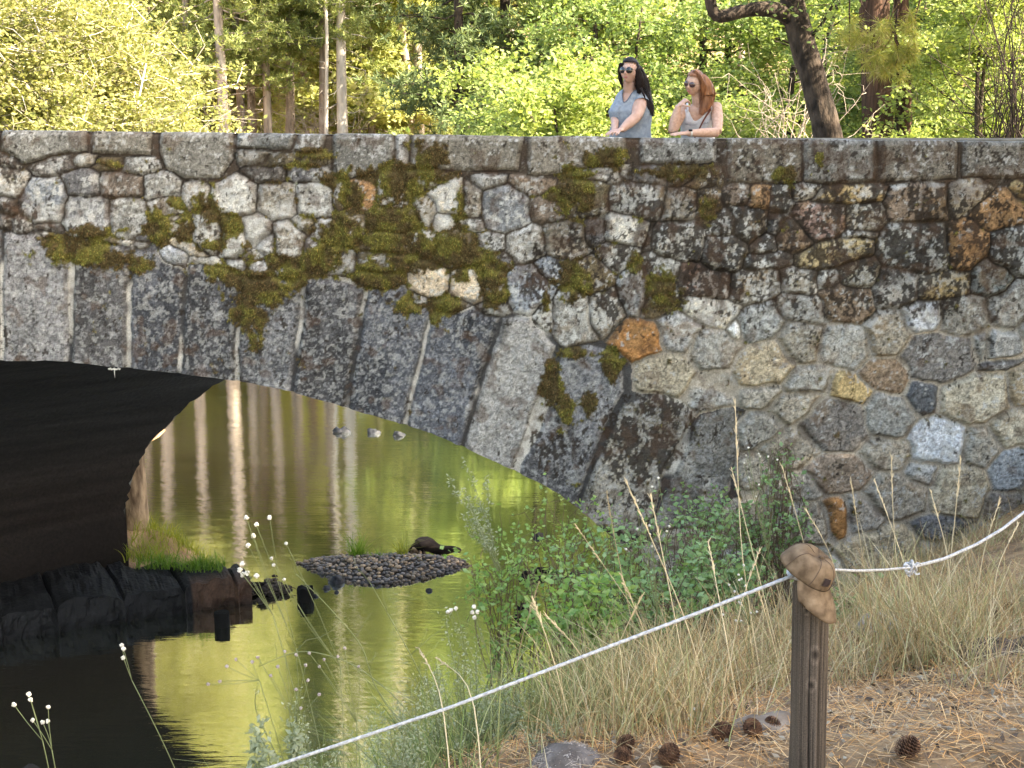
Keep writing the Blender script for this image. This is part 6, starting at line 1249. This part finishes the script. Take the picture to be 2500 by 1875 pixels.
for k in range(8):
    mb = MB(); y = 880+k*22; mb.tube([torso_pt(f1, y+8*math.sin(t*3), 3.75+t*.42, .009) for t in np.linspace(0, 1, 8)], [.0035]*8, 5); shift(mb, org); mb.build('gather', M_SHIRT, so)
glasses(fr, par, M_LENS, .031, .026, .010); lips(fr, par)
hb = MB(); headmesh(hb, fr, .012, lambda x, y, z: ((y < .030) & (z > -.045)) | (y < -.03) | (z > .074) , 56, 48)
headmesh(hb, fr, .017, lambda x, y, z: ((y < .012) & (z > -.045)) | (y < -.035) | (z > .086), 56, 48)
back = [W(580, 215, 13.16), W(650, 290, 13.18), W(700, 440, 13.2), W(755, 640, 13.22), W(820, 800, 13.18), W(880, 930, 13.16), W(915, 1040, 13.15)]; hair_lock(hb, back, [50, 95, 112, 108, 88, 54, 8], fl=.8); strands(hb, back, [56, 100, 118, 114, 92, 60, 20], 90, rgp, .8)
lk = [W(660, 300, 13.08), W(705, 450, 13.10), W(712, 560, 13.12), W(690, 680, 13.13)]; hair_lock(hb, lk, [46, 58, 64, 26]); strands(hb, lk, [44, 56, 64, 30], 30, rgp)
lk = [W(430, 220, 13.10), W(396, 330, 13.12), W(408, 470, 13.16), W(440, 590, 13.2)]; hair_lock(hb, lk, [30, 20, 26, 12]); strands(hb, lk, [34, 24, 30, 18], 20, rgp)
lk = [W(720, 600, 13.08), W(770, 700, 13.07), W(800, 790, 13.08)]; hair_lock(hb, lk, [22, 16, 4])
for k in range(70):
    a = rgp.uniform(-.9, 3.2); q = hl(fr, math.sin(a)*.085*rgp.uniform(.6, 1), -.03-rgp.uniform(0, .05), .06+.05*rgp.random()); e = W(rgp.uniform(640, 900), rgp.uniform(500, 980), 13.16+rgp.normal(0, .03)); hb.tube(branch(rgp, q, e, .04, 9, .04), np.linspace(.0016, .0006, 9), 3, cap=False)
shift(hb, org); hb.build('hair', M_HAIRB, par)
# ---- red haired woman
YT2 = 13.22; org = (float(W(1600, 1300, YT2)[0]), YT2+.15, DZ); par = empty('person', org); tag(par, 'woman with red hair and white tank top leaning on the parapet, hand at chin', 'person')
TT = [(780, 1610, 60, .05), (835, 1630, 95, .06), (880, 1640, 200, .085), (950, 1625, 238, .105), (1040, 1600, 240, .118), (1120, 1590, 236, .125), (1220, 1590, 226, .12), (1340, 1600, 232, .125), (1500, 1620, 255, .14), (1750, 1640, 275, .15), (1950, 1640, 250, .14)]; Yl = [13.08, 13.10, 13.12, 13.13, 13.15, 13.17, 13.2, 13.25, 13.3, 13.36, 13.36]; f2 = rings_of(TT, Yl)
fr = headframe(W(1550, 545, 13.02), math.radians(38), math.radians(-3), math.radians(13), 1.02)
body = MB(); torso(body, f2, 810, 1950, 24, -.010); headmesh(body, fr); ears(body, fr); limb(body, [W(1635, 880, 13.1), W(1600, 780, 13.07), W(1590, 650, 13.05)], [.066, .056, .054], 12)
sh_ = W(1880, 880, 13.12); el = W(1900, 1290, 12.86); wr_ = W(1440, 1300, 12.72); el[2] = float(ztop(el[0]))+.046; wr_[2] = float(ztop(wr_[0]))+.036
limb(body, [sh_, (sh_+el)/2+np.array([.012, 0, 0]), el], [.058, .054, .044], 14); limb(body, [el, el*.55+wr_*.45, wr_], [.046, .043, .028], 14); hand(body, wr_, (-.17, -.05, -.008), (.0, -.25, 1), .16, .185, -1, .07, .5); wrR = wr_.copy()
sh2 = W(1390, 900, 13.16); el2 = W(1215, 1265, 12.92); el2[2] = float(ztop(el2[0]))+.044; w2 = W(1302, 880, 12.90); limb(body, [sh2, (sh2+el2)/2, el2], [.054, .050, .042], 14); limb(body, [el2, (el2*.6+w2*.4)+np.array([-.006, 0, 0]), w2], [.046, .046, .029], 14)
hand(body, w2, (.085, -.005, .075), (-.50, -.35, .75), 1.5, .19, -1, .04, .9)
tr = MB(); legs(body, tr, par, org[0]+.03, org[1], 5.86); torso(tr, f2, 1560, 1990, 10, .004); remeshed(tr, 'trousers', M_DENIM, par, .012, org)
remeshed(body, 'body', M_SKIN2, par, .0065, org)
vn2 = lambda a: 905+55*abs(math.sin(a))+150*math.exp(-((math.remainder(a-4.55, 2*math.pi))/.36)**2)
mb = MB(); shirt(mb, f2, vn2, 1640, .003, 44, 110, .008, 5); shift(mb, org); so = mb.build('tank_top', M_TANK, par)
for (a0, xx) in ((3.95, 1440), (5.45, 1800)):
    mb = MB(); q = [torso_pt(f2, vn2(a0)+10, a0, .006), W(xx, 870, 13.08)+np.array([0, -.02, .0]), W(xx, 842, 13.13)]; mb.tube(resamp([Vector(tuple(t)) for t in q], 8), [.010]*8, 8); shift(mb, org); mb.build('strap', M_TANK, so)
def letters(txt, a0, a1, y0, y1):
    for k, ch in enumerate(txt):
        if ch == ' ': continue
        t = k/(len(txt)-1); a = a0+(a1-a0)*t; y = y0+(y1-y0)*t; p = torso_pt(f2, y, a, .0125); px = torso_pt(f2, y, a+.03, .0125)
        cu = bpy.data.curves.new('letter', 'FONT'); cu.body = ch; cu.size = .019; cu.extrude = .0006; cu.align_x = 'CENTER'; ob = bpy.data.objects.new('letter', cu); COL.objects.link(ob)
        dg = bpy.context.evaluated_depsgraph_get(); me = bpy.data.meshes.new_from_object(ob.evaluated_get(dg)); bpy.data.objects.remove(ob); xd = Vector(tuple(px-p)).normalized(); zd = Vector((0, 0, 1)); nd = xd.cross(zd)
        M_ = Matrix(((xd.x, zd.x, nd.x, p[0]-org[0]), (xd.y, zd.y, nd.y, p[1]-org[1]), (xd.z, zd.z, nd.z, p[2]-org[2]), (0, 0, 0, 1))); me.transform(M_); me.materials.clear(); me.materials.append(M_INK); o2 = bpy.data.objects.new('printed_letter', me); COL.objects.link(o2); o2.parent = so
letters('INCLEMENT', 3.92, 4.58, 1165, 1180); letters('YOUR', 4.86, 5.2, 1162, 1148)
glasses(fr, par, M_LENSR, .027, .023, .006); lips(fr, par)
mb = MB(); mb.tube(resamp([Vector(tuple(q)) for q in (torso_pt(f2, 930, 5.25, .016), torso_pt(f2, 1060, 4.95, .018), torso_pt(f2, 1180, 4.78, .020), torso_pt(f2, 1300, 4.62, .022), torso_pt(f2, 1480, 4.2, .02))], 20), [.0085]*20, 8, sx=.6); shift(mb, org); mb.build('bag_strap', M_BROWN, par)
dv = (el-wrR)/np.linalg.norm(el-wrR); wc = wrR+dv*.03
mb = MB(); mb.tube([wc-dv*.010, wc+dv*.010], [.0335, .0345], 20, cap=False); shift(mb, org); wb = mb.build('wristwatch', M_TRIM, par)
mb = MB(); mb.box(wc+np.array([0, -.024, .020]), (.034, .012, .030), Matrix.Rotation(.6, 3, 'X')); shift(mb, org); mb.build('watch_face', M_BLACK, wb, False)
hb = MB(); headmesh(hb, fr, .013, lambda x, y, z: ((y < .032) & (z > -.045)) | (y < -.03) | (z > .074), 56, 48); headmesh(hb, fr, .019, lambda x, y, z: ((y < .005) & (z > -.045)) | (y < -.035) | (z > .084), 56, 48)
L1 = [W(1590, 400, 13.02), W(1665, 440, 13.0), W(1730, 540, 12.99), W(1770, 680, 13.0), W(1750, 830, 13.0), W(1700, 940, 12.99), W(1650, 1010, 12.98)]; hair_lock(hb, L1, [40, 78, 92, 92, 84, 60, 14], fl=.8); strands(hb, L1, [44, 82, 98, 100, 92, 70, 30], 90, rgp)
L2 = [W(1680, 430, 13.08), W(1760, 540, 13.1), W(1830, 700, 13.1), W(1820, 820, 13.1)]; hair_lock(hb, L2, [34, 60, 50, 16]); strands(hb, L2, [66, 66, 56, 26], 50, rgp)
L3 = [W(1560, 330, 12.95), W(1640, 430, 12.93), W(1690, 560, 12.94), W(1690, 680, 12.96), W(1660, 780, 12.97)]; hair_lock(hb, L3, [24, 34, 34, 26, 8]); strands(hb, L3, [28, 38, 38, 30, 12], 30, rgp)

for k in range(90):
    q = hl(fr, rgp.uniform(-.07, .07), -.02-rgp.uniform(0, .05), .07+.04*rgp.random()); e = W(rgp.uniform(1640, 1860), rgp.uniform(700, 1040), 13.0+rgp.normal(0, .03)); hb.tube(branch(rgp, q, e, .05, 9, .05), np.linspace(.0018, .0007, 9), 3, cap=False)
shift(hb, org); hb.build('hair', M_HAIRR, par)
